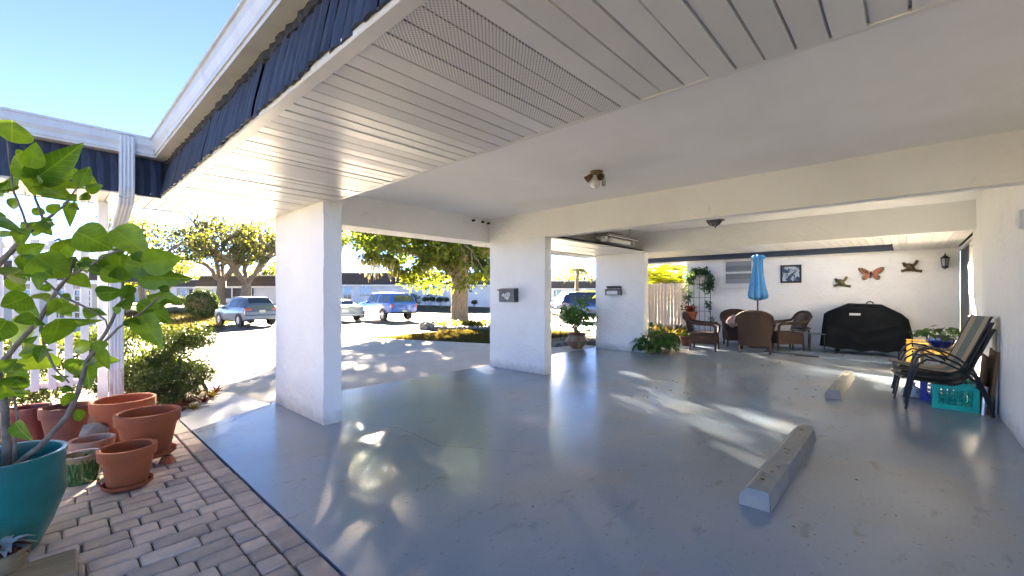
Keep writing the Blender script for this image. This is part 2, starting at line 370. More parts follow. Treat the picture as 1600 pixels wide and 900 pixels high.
mb = MB(); mb.box(1.96, 9.9, 6.052, 6.066, -.03, -.001); mb.build('expansion_joint', m_dark, fl)

# ------------------------------------------------------------------ paver walk: every stone a part
m_ = struct('paver_walk', MB().box(-4, 1.005, -5, 6.3, -.2, -.022), m_pavjoint)
rnd = random.Random(3)
def paver_mesh(lx, ly, seed):
    r = random.Random(seed); bm = bmesh.new(); bmesh.ops.create_cube(bm, size=1)
    for v in bm.verts: v.co = Vector((v.co.x*(lx-.008)+r.uniform(-.003, .003), v.co.y*(ly-.008)+r.uniform(-.003, .003), v.co.z*.06))
    vert = [e for e in bm.edges if abs((e.verts[0].co-e.verts[1].co).z) > .03]
    bmesh.ops.bevel(bm, geom=vert, offset=.014, segments=2, affect='EDGES', profile=.5)
    top = [e for e in bm.edges if e.verts[0].co.z > .02 and e.verts[1].co.z > .02]
    bmesh.ops.bevel(bm, geom=top, offset=.008, segments=1, affect='EDGES', profile=.5)
    mb = MB().bm(bm); return mb.mesh('paver', m_paver)
PM = {}
for L in (.135, .20, .265):
    PM[L] = [paver_mesh(L, .132, int(L*1000)+i) for i in range(3)]
PB = {L: [paver_mesh(.138, L, int(L*1000)+i) for i in range(2)] for L in (.18, .26)}
def in_view(u, v, z=0, mx=40):
    d = u*cth+v*sth
    if d < .6: return False
    x = 800+F*(u*sth-v*cth)/d; y = HY-F*(z-HC)/d
    return -mx < x < 1600+mx and -mx < y < 900+mx
cand = []; far = []
v = .2; row = 0
while v < 6.25:
    u = .866; r2 = random.Random(row*7+1); first = True
    while u > -1.5:
        L = r2.choice((.135, .20, .20, .265))
        if first and row % 2: L = .135
        first = False
        (cand if in_view(u-L/2, v) else far).append((u-L/2, v, L, 0)); u -= L
    v += .132; row += 1
v = .15
while v < 6.3:
    L = rnd.choice((.18, .26, .26)); (cand if in_view(.937, v+L/2) else far).append((.937, v+L/2, L, 1)); v += L
cand.sort(key=lambda t: t[0]**2+t[1]**2)
def put_paver(u, v, L, b, parent):
    me = rnd.choice(PB[L] if b else PM[L])
    return link('paver', me, parent, loc=(u, v, -.0335+rnd.uniform(-.003, .002)), rot=(rnd.uniform(-.008, .008), rnd.uniform(-.008, .008), rnd.choice((0, math.pi))+rnd.uniform(-.012, .012)))
for t in cand[:300]: put_paver(*t, m_)
mb = MB()
for u, v, L, b in cand[300:]+far:
    if b: mb.cbox(u-.065, u+.065, v-L/2+.004, v+L/2-.004, -.06, -.005, .008)
    else: mb.cbox(u-L/2+.004, u+L/2-.004, v-.062, v+.062, -.06, -.005, .008)
o = mb.build('outer_pavers', m_paver, m_); o['kind'] = 'stuff'
# ------------------------------------------------------------------ the carport: columns, beams, ceiling, soffits, roof edge
CP = thing('carport', 'white stucco carport with three slab columns, panelled soffit and navy shake roof edge', 'carport', (2.1, 5.3, 0))
def part(name, mb, mat, parent=None, **k): return mb.build(name, mat, CP if parent is None else parent, world=True, **k)
def stucco_box(x0, x1, y0, y1, z0, z1, seed=0, wob=.004, step=.12):
    """box whose big faces and corners waver a little like hand-trowelled stucco"""
    r = np.random.RandomState(seed); bm = bmesh.new(); bmesh.ops.create_cube(bm, size=1)
    for v in bm.verts: v.co = Vector(((x0+x1)/2+v.co.x*(x1-x0), (y0+y1)/2+v.co.y*(y1-y0), (z0+z1)/2+v.co.z*(z1-z0)))
    for ax, a, b in ((0, x0, x1), (1, y0, y1), (2, z0, z1)):
        n = min(40, int((b-a)/step)); no = [0, 0, 0]; no[ax] = 1
        for i in range(1, n):
            co = [0, 0, 0]; co[ax] = a+(b-a)*i/n
            bmesh.ops.bisect_plane(bm, geom=bm.verts[:]+bm.edges[:]+bm.faces[:], plane_co=co, plane_no=no)
    for v in bm.verts:
        j = r.uniform(-wob, wob, 3)
        v.co += Vector((j[0], j[1], 0))
    return MB().bm(bm)
part('column', stucco_box(2.0, 2.2, 4.575, 5.99, 0, 2.405, 1), m_stucco)
part('column', stucco_box(5.86, 6.04, 4.63, 5.99, 0, 2.395, 2), m_stucco)
part('column', stucco_box(9.72, 9.93, 4.65, 5.99, 0, 2.395, 3), m_stucco)
ZC = 2.86
part('ceiling', MB().box(2.1, 9.9, -.9, 6.2, ZC, ZC+.1), m_plaster)
part('beam', stucco_box(5.857, 6.043, -.79, 6.0, 2.398, ZC+.02, 4, .003, .3), m_stucco)
part('beam', stucco_box(9.717, 9.933, -.79, 6.0, 2.398, ZC+.02, 5, .003, .3), m_stucco)
part('front_beam', stucco_box(1.99, 5.855, 6.0, 6.5, 2.403, ZC+.02, 6, .003, .3), m_stucco)
part('front_beam', stucco_box(5.855, 9.935, 6.003, 6.497, 2.38, ZC+.02, 7, .003, .3), m_stucco)
part('header_board', MB().box(2.088, 2.115, -.9, 5.99, 2.412, ZC+.01), m_trim)
part('edge_trim', MB().box(2.062, 2.094, -.9, 4.57, 2.392, 2.408), m_trim)
# house mass behind the right-hand wall
part('right_wall', stucco_box(2.1, 10.12, -1.02, -.77, -.05, ZC+.03, 8, .003, .25), m_stucco)
part('house_wall', MB().box(2.1, 2.3, -6, -1.02, 0, 2.9), m_stucco)
part('roof_deck', MB().box(.87, 11.5, -6, 6.47, 2.97, 3.05), m_dark)
# bay-two soffit: wide boards
for k, (a, b) in enumerate(((4.66, 5.08), (5.12, 5.54), (5.58, 5.995))):
    part('soffit_board', MB().cbox(6.05, 9.71, a, b, 2.40, 2.43, .006), m_trim)
part('soffit_backing', MB().box(6.05, 9.71, 4.65, 5.995, 2.445, 2.46), m_dark)
# soffit strips over the walk, each one a panel
W = .1123
strip = MB(); L0, L1 = .868, 2.07; hw = W/2
prof = [(-hw, .018), (-hw+.006, .018), (-hw+.010, 0), (hw-.001, 0), (hw-.001, .018), (hw, .018)]
strip.grid([[(x, y, z) for (y, z) in prof] for x in (L0, L1)])
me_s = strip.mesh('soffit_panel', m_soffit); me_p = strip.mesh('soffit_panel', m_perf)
rnd = random.Random(11)
k = -24
while True:
    v = 1.114+W*(k+.5)
    if v+W/2 > 5.74: break
    if v > -1.6:
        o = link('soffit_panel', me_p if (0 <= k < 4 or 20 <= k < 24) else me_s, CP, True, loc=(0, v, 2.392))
        o.rotation_euler = (rnd.uniform(-.03, .03), rnd.uniform(-.0015, .0015), 0)
        o.location = Vector((0, v, 2.392+rnd.uniform(0, .003)))-Vector(CP.location)
    k += 1
part('soffit_backing', MB().box(.88, 2.08, -3, 5.75, 2.425, 2.44), m_dark)
# end strip and the narrow roof over the gate: panels across
st2 = MB(); st2.grid([[(x, y, z) for (x, z) in prof] for y in (5.742, 6.47)])
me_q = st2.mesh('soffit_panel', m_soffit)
u = 1.93
while u > -4.2:
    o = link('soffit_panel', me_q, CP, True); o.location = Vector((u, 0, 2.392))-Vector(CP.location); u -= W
part('soffit_backing', MB().box(-4.2, 2.0, 5.752, 6.46, 2.425, 2.44), m_dark)
part('edge_board', MB().box(-4.2, 1.99, 6.475, 6.5, 2.388, 2.97), m_navytrim)
part('fascia_trim', MB().cbox(.80, .872, -3, 5.745, 2.386, 2.43, .006), m_trim)
part('fascia_trim', MB().cbox(-4.2, .80, 5.668, 5.742, 2.386, 2.43, .006), m_trim)
# mansard shakes: ribbed narrow boards with uneven butts
def shake(seed):
    r = random.Random(seed); w = .10; rows = []
    for z, o in ((2.405+r.uniform(-.012, .006), 0), (2.5, .018), (2.62, .043), (2.80, .082)):
        rows.append([(o+.012*math.sin(i/4*math.pi)*-1+r.uniform(-.003, .003), -w/2+w*i/4, z) for i in range(5)])
    mb = MB(); mb.grid(rows)
    b = rows[0]; mb.grid([[ (p[0]+.02, p[1], p[2]+.004) for p in b], b])
    return mb.mesh('shake', m_navy)
SH = [shake(i) for i in range(6)]
v = -2.2
while v < 5.73:
    o = link('shake', rnd.choice(SH), CP, True); o.location = Vector((.79+rnd.uniform(-.008, .008), v, rnd.uniform(-.008, .006)))-Vector(CP.location); v += .098
u = .76
while u > -4:
    o = link('shake', rnd.choice(SH), CP, True); o.location = Vector((u, 5.66+rnd.uniform(-.008, .008), rnd.uniform(-.008, .006)))-Vector(CP.location); o.rotation_euler = (0, 0, R(90)); u -= .098
part('shake_backing', MB().box(.885, .90, -3, 5.76, 2.43, 2.97), m_dark)
part('shake_backing', MB().box(-4.2, .885, 5.76, 5.775, 2.43, 2.97), m_dark)
# ragged near-black strip in the gap under the gutter
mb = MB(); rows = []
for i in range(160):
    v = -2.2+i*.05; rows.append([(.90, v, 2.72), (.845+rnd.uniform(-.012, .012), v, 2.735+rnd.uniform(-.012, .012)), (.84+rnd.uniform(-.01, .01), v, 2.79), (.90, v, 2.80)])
mb.grid(rows); part('gap_strip', mb, m_dark)
# gutters: a trough with a rolled lip
gp = [(.0, .0), (-.115, .0), (-.125, .05), (-.150, .10), (-.150, .165), (-.165, .165), (-.165, .185), (-.13, .185), (-.13, .02), (.0, .02)]
part('gutter', MB().prism([(.865+x, 2.785+z) for x, z in gp], -3, 5.58, 'y'), m_gutter)
mb = MB(); pts = [(5.735+x, 2.785+z) for x, z in gp]
mb.prism(pts, -4.2, .70, 'x'); part('gutter', mb, m_gutter)
# mitred inner corner piece
mb = MB(); ra = [(.865+x, 5.58, 2.785+z) for x, z in gp]; rb = [(.865+x, 5.735+x, 2.785+z) for x, z in gp]; rc = [(.70, 5.735+x, 2.785+z) for x, z in gp]
n = len(gp)
mb.add(ra+rb+rc, [(i, (i+1) % n, n+(i+1) % n, n+i) for i in range(n)]+[(n+i, n+(i+1) % n, 2*n+(i+1) % n, 2*n+i) for i in range(n)])
part('gutter_corner', mb, m_gutter)
# far soffit past the second beam, and over the entry
st3 = MB(); st3.grid([[(x, y, z) for (y, z) in prof] for x in (9.94, 11.48)])
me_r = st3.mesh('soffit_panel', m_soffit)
v = -.72
while v < 6.4:
    o = link('soffit_panel', me_r, CP, True); o.location = Vector((0, v, 2.40))-Vector(CP.location); v += W
part('soffit_backing', MB().box(9.935, 11.5, -.78, 6.47, 2.43, 2.45), m_dark)
part('edge_board', MB().box(11.48, 11.51, .22, 6.47, 2.385, 3.0), m_navytrim)
st4 = MB(); st4.grid([[(x, y, z) for (y, z) in prof] for x in (11.49, 13.28)])
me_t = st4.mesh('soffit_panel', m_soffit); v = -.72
while v < .2:
    o = link('soffit_panel', me_t, CP, True); o.location = Vector((0, v, 2.40))-Vector(CP.location); v += W
part('roof_deck', MB().box(11.51, 13.3, -3, .22, 2.43, 3.04), m_dark)
# nail holes, wire ends
for (x, y) in ((739, 344.5), (753.5, 347), (762.5, 349)):
    p = ony(x, y, 5.99); part('conduit_stub', MB().tube([p+Vector((0, .03, 0)), p+Vector((0, -.04, 0))], .022, 8), m_dark)

# downspout and gate post
DS = thing('downspout', 'white ribbed metal downspout with elbows dropping from the gutter, rusty at its foot', 'downspout', (.50, 6.15, 0))
m_down = M('downspout_enamel', (.62, .63, .63), .35, c2=(.55, .54, .50), scale=5, lo=.45, hi=.8)
m_rust = M('rusty_paint', (.60, .58, .54), .7, c2=(.25, .11, .04), scale=9, stretch=(1, 1, .25), lo=.42, hi=.6)
def ribbed(path, w=.112, d=.075):
    """rectangular pipe with ribs, swept along points in the V-Z plane"""
    prof = []
    for i in range(9): prof.append((-w/2+w*i/8, -d/2-(.005 if i % 2 else 0)))
    prof += [(w/2, d/2), (-w/2, d/2)]
    rows = []
    for i, p in enumerate(path):
        p = Vector(p); t = (Vector(path[min(i+1, len(path)-1)])-Vector(path[max(i-1, 0)])).normalized()
        nn = Vector((0, -t.z, t.y)) if True else None
        if nn.y < 0 and abs(t.z) > .3: nn = -nn
        rows.append([p+Vector((a, 0, 0))+nn*b for a, b in prof]+[p+Vector((prof[0][0], 0, 0))+nn*prof[0][1]])
    mb = MB(); mb.grid(rows); return mb
ds0 = Vector((.50, 6.15, 0))
for nm, pa, mt in (('outlet', [(.53, 5.60, 2.93), (.53, 5.60, 2.44), (.53, 5.63, 2.36)], m_down), ('elbow', [(.53, 5.63, 2.365), (.528, 5.67, 2.31), (.515, 6.08, 2.13), (.505, 6.14, 2.04)], m_down),
                   ('pipe', [(.503, 6.145, 2.05), (.50, 6.15, .62)], m_down), ('pipe', [(.50, 6.15, .625), (.50, 6.15, .02)], m_rust)):
    ribbed([Vector(p)-ds0 for p in pa]).build(nm, mt, DS)
for z in (2.35, 2.06): MB().cbox(-.062, .062, -.044, .044, z-.006, z+.006, .003).build('band', m_down, DS, loc=((.53-.5) if z > 2.2 else .004, -.52 if z > 2.2 else 0, 0))
GF = thing('picket_fence', 'white picket fence panel with rails beside the rusty downspout', 'fence', (-.9, 6.36, 0))
MB().cbox(.37, .45, -.04, .04, 0, 2.39, .006, Matrix.Translation((.9, 0, 0))).build('post', m_white, GF)
MB().cbox(-1.9, 1.25, -.02, .02, .46, .52, .004).build('rail', m_white, GF)
MB().cbox(-1.9, 1.25, -.02, .02, 1.84, 1.90, .004).build('rail', m_white, GF)
pk = MB().cbox(-.031, .031, -.045, -.023, .44, 1.94, .004).mesh('picket', m_white)
for i in range(26): link('picket', pk, GF, loc=(1.17-i*.116, 0, 0))
# ------------------------------------------------------------------ foliage
def leaf_mesh(name, clumps, size, mat, seed=0, aspect=.55, up=.35, shell=0, cup=.25):
    """clumps: (centre, (rx,ry,rz), count); each leaf a folded four-point blade"""
    r = np.random.RandomState(seed); P = []; 
    for c, rad, n in clumps:
        d = r.normal(size=(n, 3)); d /= np.linalg.norm(d, axis=1)[:, None]
        q = r.uniform(0, 1, n)**(1/3.) if not shell else r.uniform(1-shell, 1, n)
        P.append(np.array(c)+d*q[:, None]*np.array(rad))
    P = np.concatenate(P); n = len(P)
    a = r.normal(size=(n, 3)); a[:, 2] -= .35; a /= np.linalg.norm(a, axis=1)[:, None]
    b = r.normal(size=(n, 3)); b -= a*(a*b).sum(1)[:, None]; b /= np.linalg.norm(b, axis=1)[:, None]
    nn = np.cross(a, b)
    s = size*r.uniform(.6, 1.35, n)[:, None]
    v0 = P; v1 = P+a*s*.5+b*s*aspect*.5+nn*s*cup*.3; v2 = P+a*s; v3 = P+a*s*.5-b*s*aspect*.5+nn*s*cup*.3
    V = np.stack([v0, v1, v2, v3], 1).reshape(-1, 3)
    return quad_mesh(name, V, n, mat)
def quad_mesh(name, V, n, mat):
    me = bpy.data.meshes.new(name)
    me.vertices.add(4*n); me.vertices.foreach_set('co', V.astype(np.float32).ravel())
    me.loops.add(4*n); me.loops.foreach_set('vertex_index', np.arange(4*n, dtype=np.int32))
    me.polygons.add(n); me.polygons.foreach_set('loop_start', np.arange(0, 4*n, 4, dtype=np.int32))
    try: me.polygons.foreach_set('loop_total', np.full(n, 4, dtype=np.int32))
    except Exception: pass
    me.materials.append(mat); me.update(calc_edges=True); return me
def wander(a, b, k, rnd, w):
    a = Vector(a); b = Vector(b); L = (b-a).length
    return [a.lerp(b, i/k)+(Vector((rnd.uniform(-w, w), rnd.uniform(-w, w), rnd.uniform(-w, w)))*L if 0 < i < k else Vector((0, 0, 0))) for i in range(k+1)]
def grow(mb, p, d, L, r, depth, rnd, tips, spread=.6, shrink=.72, n=3, droop=0.):
    q = p+d*L; pts = wander(p, q, 4, rnd, .05)
    mb.tube(pts, [r*(1-.35*i/4) for i in range(5)], 7 if depth > 1 else 5, cap=False)
    if depth == 0: tips.append(q); return
    if depth <= 1: tips.append(pts[2])
    for k in range(n):
        a = Vector((rnd.gauss(0, 1), rnd.gauss(0, 1), rnd.gauss(0, .6)-droop)).normalized()
        nd = (d+a*spread).normalized()
        grow(mb, q if k else pts[3], nd, L*shrink*rnd.uniform(.75, 1.2), r*.62, depth-1, rnd, tips, spread, shrink, n, droop)
def root_flare(a, r):
    return lambda an, z: 1+.10*math.sin(an*5+a)+.06*math.sin(an*9+2*a)
def trunk(mb, base, h, r0, r1, lean=(0, 0), flare=1.35, n=16, seed=0):
    rows = []; base = Vector(base)
    for i in range(9):
        t = i/8; z = h*t; rr = r0+(r1-r0)*t+r0*(flare-1)*math.exp(-t*9)
        rows.append((rr, z))
    vs = []; fs = []
    for i, (rr, z) in enumerate(rows):
        for k in range(n):
            a = 2*math.pi*k/n; g = rr*(1+.09*math.sin(4*a+seed)+.05*math.sin(7*a+2*seed+z))
            vs.append(base+Vector((lean[0]*z/h+g*math.cos(a), lean[1]*z/h+g*math.sin(a), z-.1)))
    for i in range(8):
        for k in range(n): fs.append((i*n+k, i*n+(k+1) % n, (i+1)*n+(k+1) % n, (i+1)*n+k))
    mb.add(vs, fs); return base+Vector((lean[0], lean[1], h-.1))

# ---- the big oak across the drive
OB = foot(718, 23.5)
OAK = thing('oak_tree', 'massive oak with pale furrowed trunk and drooping yellow-green canopy in stone-edged bed', 'tree', OB)
rnd = random.Random(5); mb = MB()
top = trunk(mb, OB, 3.0, .46, .50, (0, 0), 1.35, 20, 1)
def oakp(x, y, d): return dep(x, y, d)
limbs = [([top-Vector((0, 0, .35)), oakp(690, 413, 23), oakp(660, 397, 22.5), oakp(625, 390, 22), oakp(585, 385, 21.5)], .30),
         ([top-Vector((0, 0, .2)), oakp(700, 390, 23), oakp(680, 365, 23.5), oakp(640, 335, 24), oakp(600, 300, 24)], .32),
         ([top-Vector((0, 0, .1)), oakp(722, 385, 24), oakp(735, 350, 25), oakp(760, 300, 26)], .34),
         ([top-Vector((0, 0, .3)), oakp(740, 400, 23), oakp(765, 388, 22), oakp(800, 375, 21.5), oakp(850, 350, 21)], .26),
         ([top-Vector((0, 0, .1)), oakp(725, 395, 22), oakp(715, 365, 20), oakp(700, 330, 18.5)], .24),
         ([top-Vector((0, 0, .1)), oakp(730, 380, 26), oakp(740, 350, 29), oakp(730, 320, 31)], .24)]
tips = []
for pts, r in limbs:
    sm = []
    for a, b in zip(pts, pts[1:]): sm += wander(a, b, 3, rnd, .03)[:-1]
    sm.append(pts[-1]); n = len(sm)
    mb.tube(sm, [r*(1-.7*i/(n-1)) for i in range(n)], 9, cap=False)
    for i in range(2, n, 1):
        d = Vector((rnd.gauss(0, 1), rnd.gauss(0, 1), rnd.gauss(.1, .7))).normalized()
        grow(mb, sm[i], d, rnd.uniform(.8, 1.4), r*.25, 1, rnd, tips, .7, .7, 2)
mb.build('trunk', m_bark, OAK, world=True, smooth=True, sharp=0)
cl = []; cly = []
for t in tips: cl.append((t, (.8, .8, .5), 55))
spots = []                                     # the part of the canopy that shows under the beam
for i in range(165):
    x = rnd.uniform(520, 800); y = rnd.uniform(300, 410)
    lim = 385+28*math.sin((x-545)/75.)**2 if x < 700 else 392
    if 600 < x < 680: lim = 428
    if x > 742: lim = 420
    if 545 < x < 575 and y > 380: continue
    if y > lim: continue
    if 690 < x < 742 and y > 385: continue
    d = rnd.uniform(20, 26)
    spots.append((oakp(x, y, d), (.55, .55, .32), 75))
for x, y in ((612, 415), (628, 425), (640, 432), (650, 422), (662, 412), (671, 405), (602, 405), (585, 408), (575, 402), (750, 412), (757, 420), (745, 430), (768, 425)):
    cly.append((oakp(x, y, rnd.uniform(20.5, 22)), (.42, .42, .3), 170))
r_ = np.random.RandomState(12)
for i in range(1500):                          # the crown above, out of sight but shading the drive
    d_ = r_.normal(size=3); d_ /= np.linalg.norm(d_); q = r_.rand()**(1/3.); c_ = OB+Vector((-.4+6.0*d_[0]*q, .0+5.5*d_[1]*q, 6.2+3.9*d_[2]*q))
    dd_ = c_.x*cth+c_.y*sth; px_ = 800+F*(c_.x*sth-c_.y*cth)/dd_; py_ = HY-F*(c_.z-HC)/dd_
    if py_ > 395 or (540 < px_ < 576 and py_ > 376) or (690 < px_ < 742 and py_ > 385): continue
    cl.append((c_, (.42, .42, .3), 10))
shade_cl = []
for i in range(1650):                          # unseen leaf mass added to shade the floor and paver walk
    d_ = r_.normal(size=3); d_ /= np.linalg.norm(d_); q = r_.rand()**(1/3.)
    shade_cl.append((Vector((10.2+3.4*d_[0]*q, 18+3.4*d_[1]*q, 6.9+1.8*d_[2]*q)), (.4, .4, .3), 11))
link('crown', leaf_mesh('crown', shade_cl, .165, m_oak, 8), OAK, True)
link('crown', leaf_mesh('crown', cl+spots, .24, m_oak, 1), OAK, True)
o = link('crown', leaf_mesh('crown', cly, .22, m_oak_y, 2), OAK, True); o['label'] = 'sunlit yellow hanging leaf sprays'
# hanging moss
V = []; r = np.random.RandomState(4)
for x, y0, y1 in ((575, 405, 440), (583, 402, 433), (590, 405, 430), (600, 405, 428), (612, 408, 436), (570, 405, 425), (622, 410, 428), (565, 398, 412)):
    for k in range(13):
        p = oakp(x+r.normal()*3.5, y0+r.uniform(0, (y1-y0)*.6), 21+r.normal()*.3); L = r.uniform(.25, .6)
        w = r.uniform(-.03, .03); V += [[p.x, p.y, p.z], [p.x+.012+w, p.y-.012, p.z-L*.5], [p.x+w*2, p.y, p.z-L], [p.x-.012+w, p.y+.012, p.z-L*.5]]
o = link('moss', quad_mesh('moss', np.array(V), len(V)//4, m_moss), OAK, True); o['kind'] = 'stuff'

# ---- grey-leaved trees over the lawn
def open_tree(name, label, base, h, r0, seed, lean, forks, leafn, size, mat, depth=4, L=3.2, spread=.55, group=None, clr=1.0):
    T = thing(name, label, 'tree', base, group=group); rnd = random.Random(seed); mb = MB(); tips = []
    t = trunk(mb, base, h, r0, r0*.8, lean, 1.3, 12, seed)
    for k in range(forks):
        a = 2*math.pi*(k+rnd.random()*.5)/forks
        d = Vector((math.cos(a)*.75, math.sin(a)*.75, rnd.uniform(.7, 1.1))).normalized()
        grow(mb, t-Vector((0, 0, .2)), d, L, r0*.55, depth, rnd, tips, spread, .74, 3)
    mb.build('trunk', m_bark, T, world=True, smooth=True, sharp=0)
    link('crown', leaf_mesh('crown', [(p, (clr, clr, clr*.7), leafn) for p in tips], size, mat, seed), T, True)
    return T
open_tree('shade_tree', 'thick-trunked tree with spreading grey-green crown beside the porch house window', foot(344, 56), 3.2, .55, 21, (.2, 0), 5, 22, .42, m_grey_leaf, 3, 3.6, .7)
open_tree('shade_tree', 'grey-trunked forked tree with spreading crown in front of the dark porch', foot(382, 54), 2.6, .62, 22, (.3, .1), 5, 22, .42, m_grey_leaf, 3, 3.6, .7)
open_tree('shade_tree', 'thin-branched open tree behind the white picket fence', foot(225, 44), 2.6, .3, 23, (-.3, 0), 4, 16, .36, m_grey_leaf, 3, 3.0, .7)
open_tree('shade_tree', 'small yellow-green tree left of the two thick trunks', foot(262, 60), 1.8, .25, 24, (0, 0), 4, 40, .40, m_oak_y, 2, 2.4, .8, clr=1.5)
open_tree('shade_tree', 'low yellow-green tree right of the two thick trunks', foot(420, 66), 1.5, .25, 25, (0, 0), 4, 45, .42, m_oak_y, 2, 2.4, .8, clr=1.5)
# ---- far woods: one mass
cl = []; rnd = random.Random(8)
for i in range(150):
    x = rnd.uniform(-150, 1100); d = rnd.uniform(95, 125); h = rnd.uniform(2.5, 8.2 if not 480 < x < 700 else 6.5)
    p = foot(x, d); cl.append((p+Vector((0, 0, h*.55)), (4.2, 4.2, h*.5), 190))
o = link('woods', leaf_mesh('woods', cl, .9, m_grey_leaf, 9)); tag(o, 'distant tree line behind the houses', 'trees', kind='stuff')

# ---- palms
def frond(mb, p, d, L, droop, rnd, w=.5, n=16):
    side = d.cross(UP).normalized(); P = []
    for i in range(9):
        t = i/8; P.append(p+d*L*t+Vector((0, 0, -droop*L*t*t)))
    mb.tube(P, [.018*(1-.8*i/8) for i in range(9)], 4, cap=False)
    for i in range(n):
        t = .15+.85*i/n; k = t*8; a = P[int(min(k, 7))].lerp(P[min(int(k)+1, 8)], k-int(k)); l = w*(1-.55*abs(t-.45))*rnd.uniform(.85, 1.1)
        for s in (-1, 1):
            e = (side*s+d*.55+Vector((0, 0, -.35+rnd.uniform(-.15, .1)))).normalized()
            q = d.normalized()*.022
            mb.add([a-q, a+e*l*.5+q*.6, a+e*l, a+e*l*.5-q*1.2], [(0, 1, 2, 3)])
def palm(label, base, h, r, nf, L, seed, droop=.55, w=.6, mat=None):
    T = thing('palm_tree', label, 'palm', base); rnd = random.Random(seed); mb = MB()
    mb.tube([Vector(base)+Vector((.1*math.sin(i), 0, h*i/8)) for i in range(9)], [r*(1.25-.3*i/8) for i in range(9)], 10); mb.build('trunk', m_bark, T, world=True, smooth=True)
    for k in range(nf):
        a = 2*math.pi*k/nf+rnd.uniform(-.2, .2); e = rnd.uniform(-.3, .9)
        mb = MB(); frond(mb, Vector(base)+Vector((0, 0, h)), Vector((math.cos(a), math.sin(a), e)).normalized(), L*rnd.uniform(.8, 1.1), droop, rnd, w)
        mb.build('frond', mat or m_palm, T, world=True)
palm('tall cabbage palm with shaggy head behind the dark blue car', foot(902, 38), 3.9, .15, 26, 1.3, 1, .9, .5, m_grey_leaf)
palm('yellow-green feathery palm beside the tall cabbage palm', foot(926, 30), 1.4, .14, 16, 2.2, 2, .5, .6)
p = onz(1030, 500, 0); 
palm('bright yellow palm with brown trunk behind the slat fence', Vector((15.7, 6.75, 0)), 1.9, .13, 34, 1.7, 3, .45, .55)
palm('low yellow palm showing over the slat fence near the vine trellis', Vector((15.9, 6.1, 0)), 1.7, .1, 30, 1.6, 4, .45, .5)
for i_, (u_, v_, h_) in enumerate(((17.2, 7.9, 2.2), (17.6, 6.9, 2.4), (18.0, 8.8, 2.0))): palm(('yellow palm clump behind the brown palm trunk, nearest the column', 'yellow palm clump filling the gap between the fence palms', 'yellow palm clump farthest behind the slat fence')[i_], Vector((u_, v_, 0)), h_, .1, 26, 1.9, 30+i_, .5, .6)

# ---- clipped and loose shrubs
def bush(name, label, c, rad, n, size, mat, seed, shell=.25, cat='bush', group=None, core=True, stems=0):
    B = thing(name, label, cat, (c[0], c[1], c[2]-rad[2]), group=group)
    if core:
        mb = MB(); mb.lathe([(max(.01, math.sin(math.pi*i/8))*rad[0]*.8, rad[2]-math.cos(math.pi*i/8)*rad[2]*.8) for i in range(9)], 12); mb.build('stem', m_twig, B)
    else:
        mb = MB(); rnd = random.Random(seed)
        for i in range(max(stems, 6)):
            a = rnd.uniform(0, 6.28); mb.tube(wander((0, 0, 0), (rad[0]*.8*math.cos(a), rad[1]*.8*math.sin(a), rad[2]*rnd.uniform(.8, 1.7)), 5, rnd, .06), [.022, .018, .015, .012, .009, .005], 5)
        mb.build('stem', m_twig, B)
    link('foliage', leaf_mesh('foliage', [((0, 0, rad[2]), rad, n)], size, mat, seed, shell=shell), B)
    return B
b = foot(316, 31); bush('topiary_bush', 'clipped round dark green bush on the lawn', b+Vector((0, 0, .98)), (1.03, 1.03, 1.0), 7000, .11, m_bush, 31, .14)
b = foot(278, 50); bush('topiary_bush', 'small low clipped bush far across the lawn', b+Vector((0, 0, .5)), (1.0, 1.0, .55), 1500, .14, m_bush, 32, .2)
for x, d, w, h, lab in ((638, 50, 1.25, .75, 'square clipped hedge under the far white house wall behind the blue pickup'), (670, 50, .62, .55, 'loose leggy shrub under the far house window, nearer the clipped hedge'), (691, 50, .62, .55, 'loose leggy shrub under the far house window, nearer the front door'), (741, 49, .45, .4, 'small round shrub beside the oak trunk against the far house')):
    b = foot(x, d); B = thing('hedge_shrub', lab, 'shrub', b, TH-R(90)); rr_ = random.Random(int(x)); cl = []; mb = MB()
    for i in range(60 if w > 1 else 34):
        z = rr_.uniform(.25 if w > 1 else .75, 2*h); k = 1 if w > .5 else math.sqrt(max(.1, 1-((z-h)/h)**2)); q = Vector((rr_.uniform(-w, w)*k, rr_.uniform(-.5, .5), z)); cl.append((q, (.22, .22, .17), 34))
        if i % 4 == 0: mb.tube([(q.x*.4, q.y*.4, 0), tuple(q)], [.02, .008], 5)
    mb.build('stem', m_twig, B); link('foliage', leaf_mesh('foliage', cl, .13, m_bush, int(x)), B)
# juniper by the downspout
J = thing('juniper_shrub', 'sprawling woody juniper shrub behind the rusty downspout', 'shrub', (.9, 7.9, 0)); rnd = random.Random(77); mb = MB(); cl = []
for i in range(46):
    a = rnd.uniform(0, 6.28); q = math.sqrt(rnd.random())*.72; p = Vector((q*math.cos(a)*1.0, q*math.sin(a)*.9, rnd.uniform(.15, .95)))
    mb.tube(wander((rnd.uniform(-.1, .1), rnd.uniform(-.1, .1), 0), p, 5, rnd, .09), [.02, .016, .012, .010, .007, .004], 5); cl.append((p, (.24, .24, .14), 400))
mb.build('stem', m_twig, J); link('foliage', leaf_mesh('foliage', cl, .055, m_shrub, 5, aspect=.35), J)
J2 = copy_tree(J); J2.location = (-.55, 7.7, 0); J2.rotation_euler = (0, 0, 2.1); J2['label'] = 'woody juniper shrub growing behind the white pickets'
J3 = copy_tree(J); J3.location = (1.12, 7.05, -.02); J3.rotation_euler = (0, 0, 4.0); J3.scale = (.55, .55, .5); J3['label'] = 'small juniper clump between the downspout and the red bromeliads'
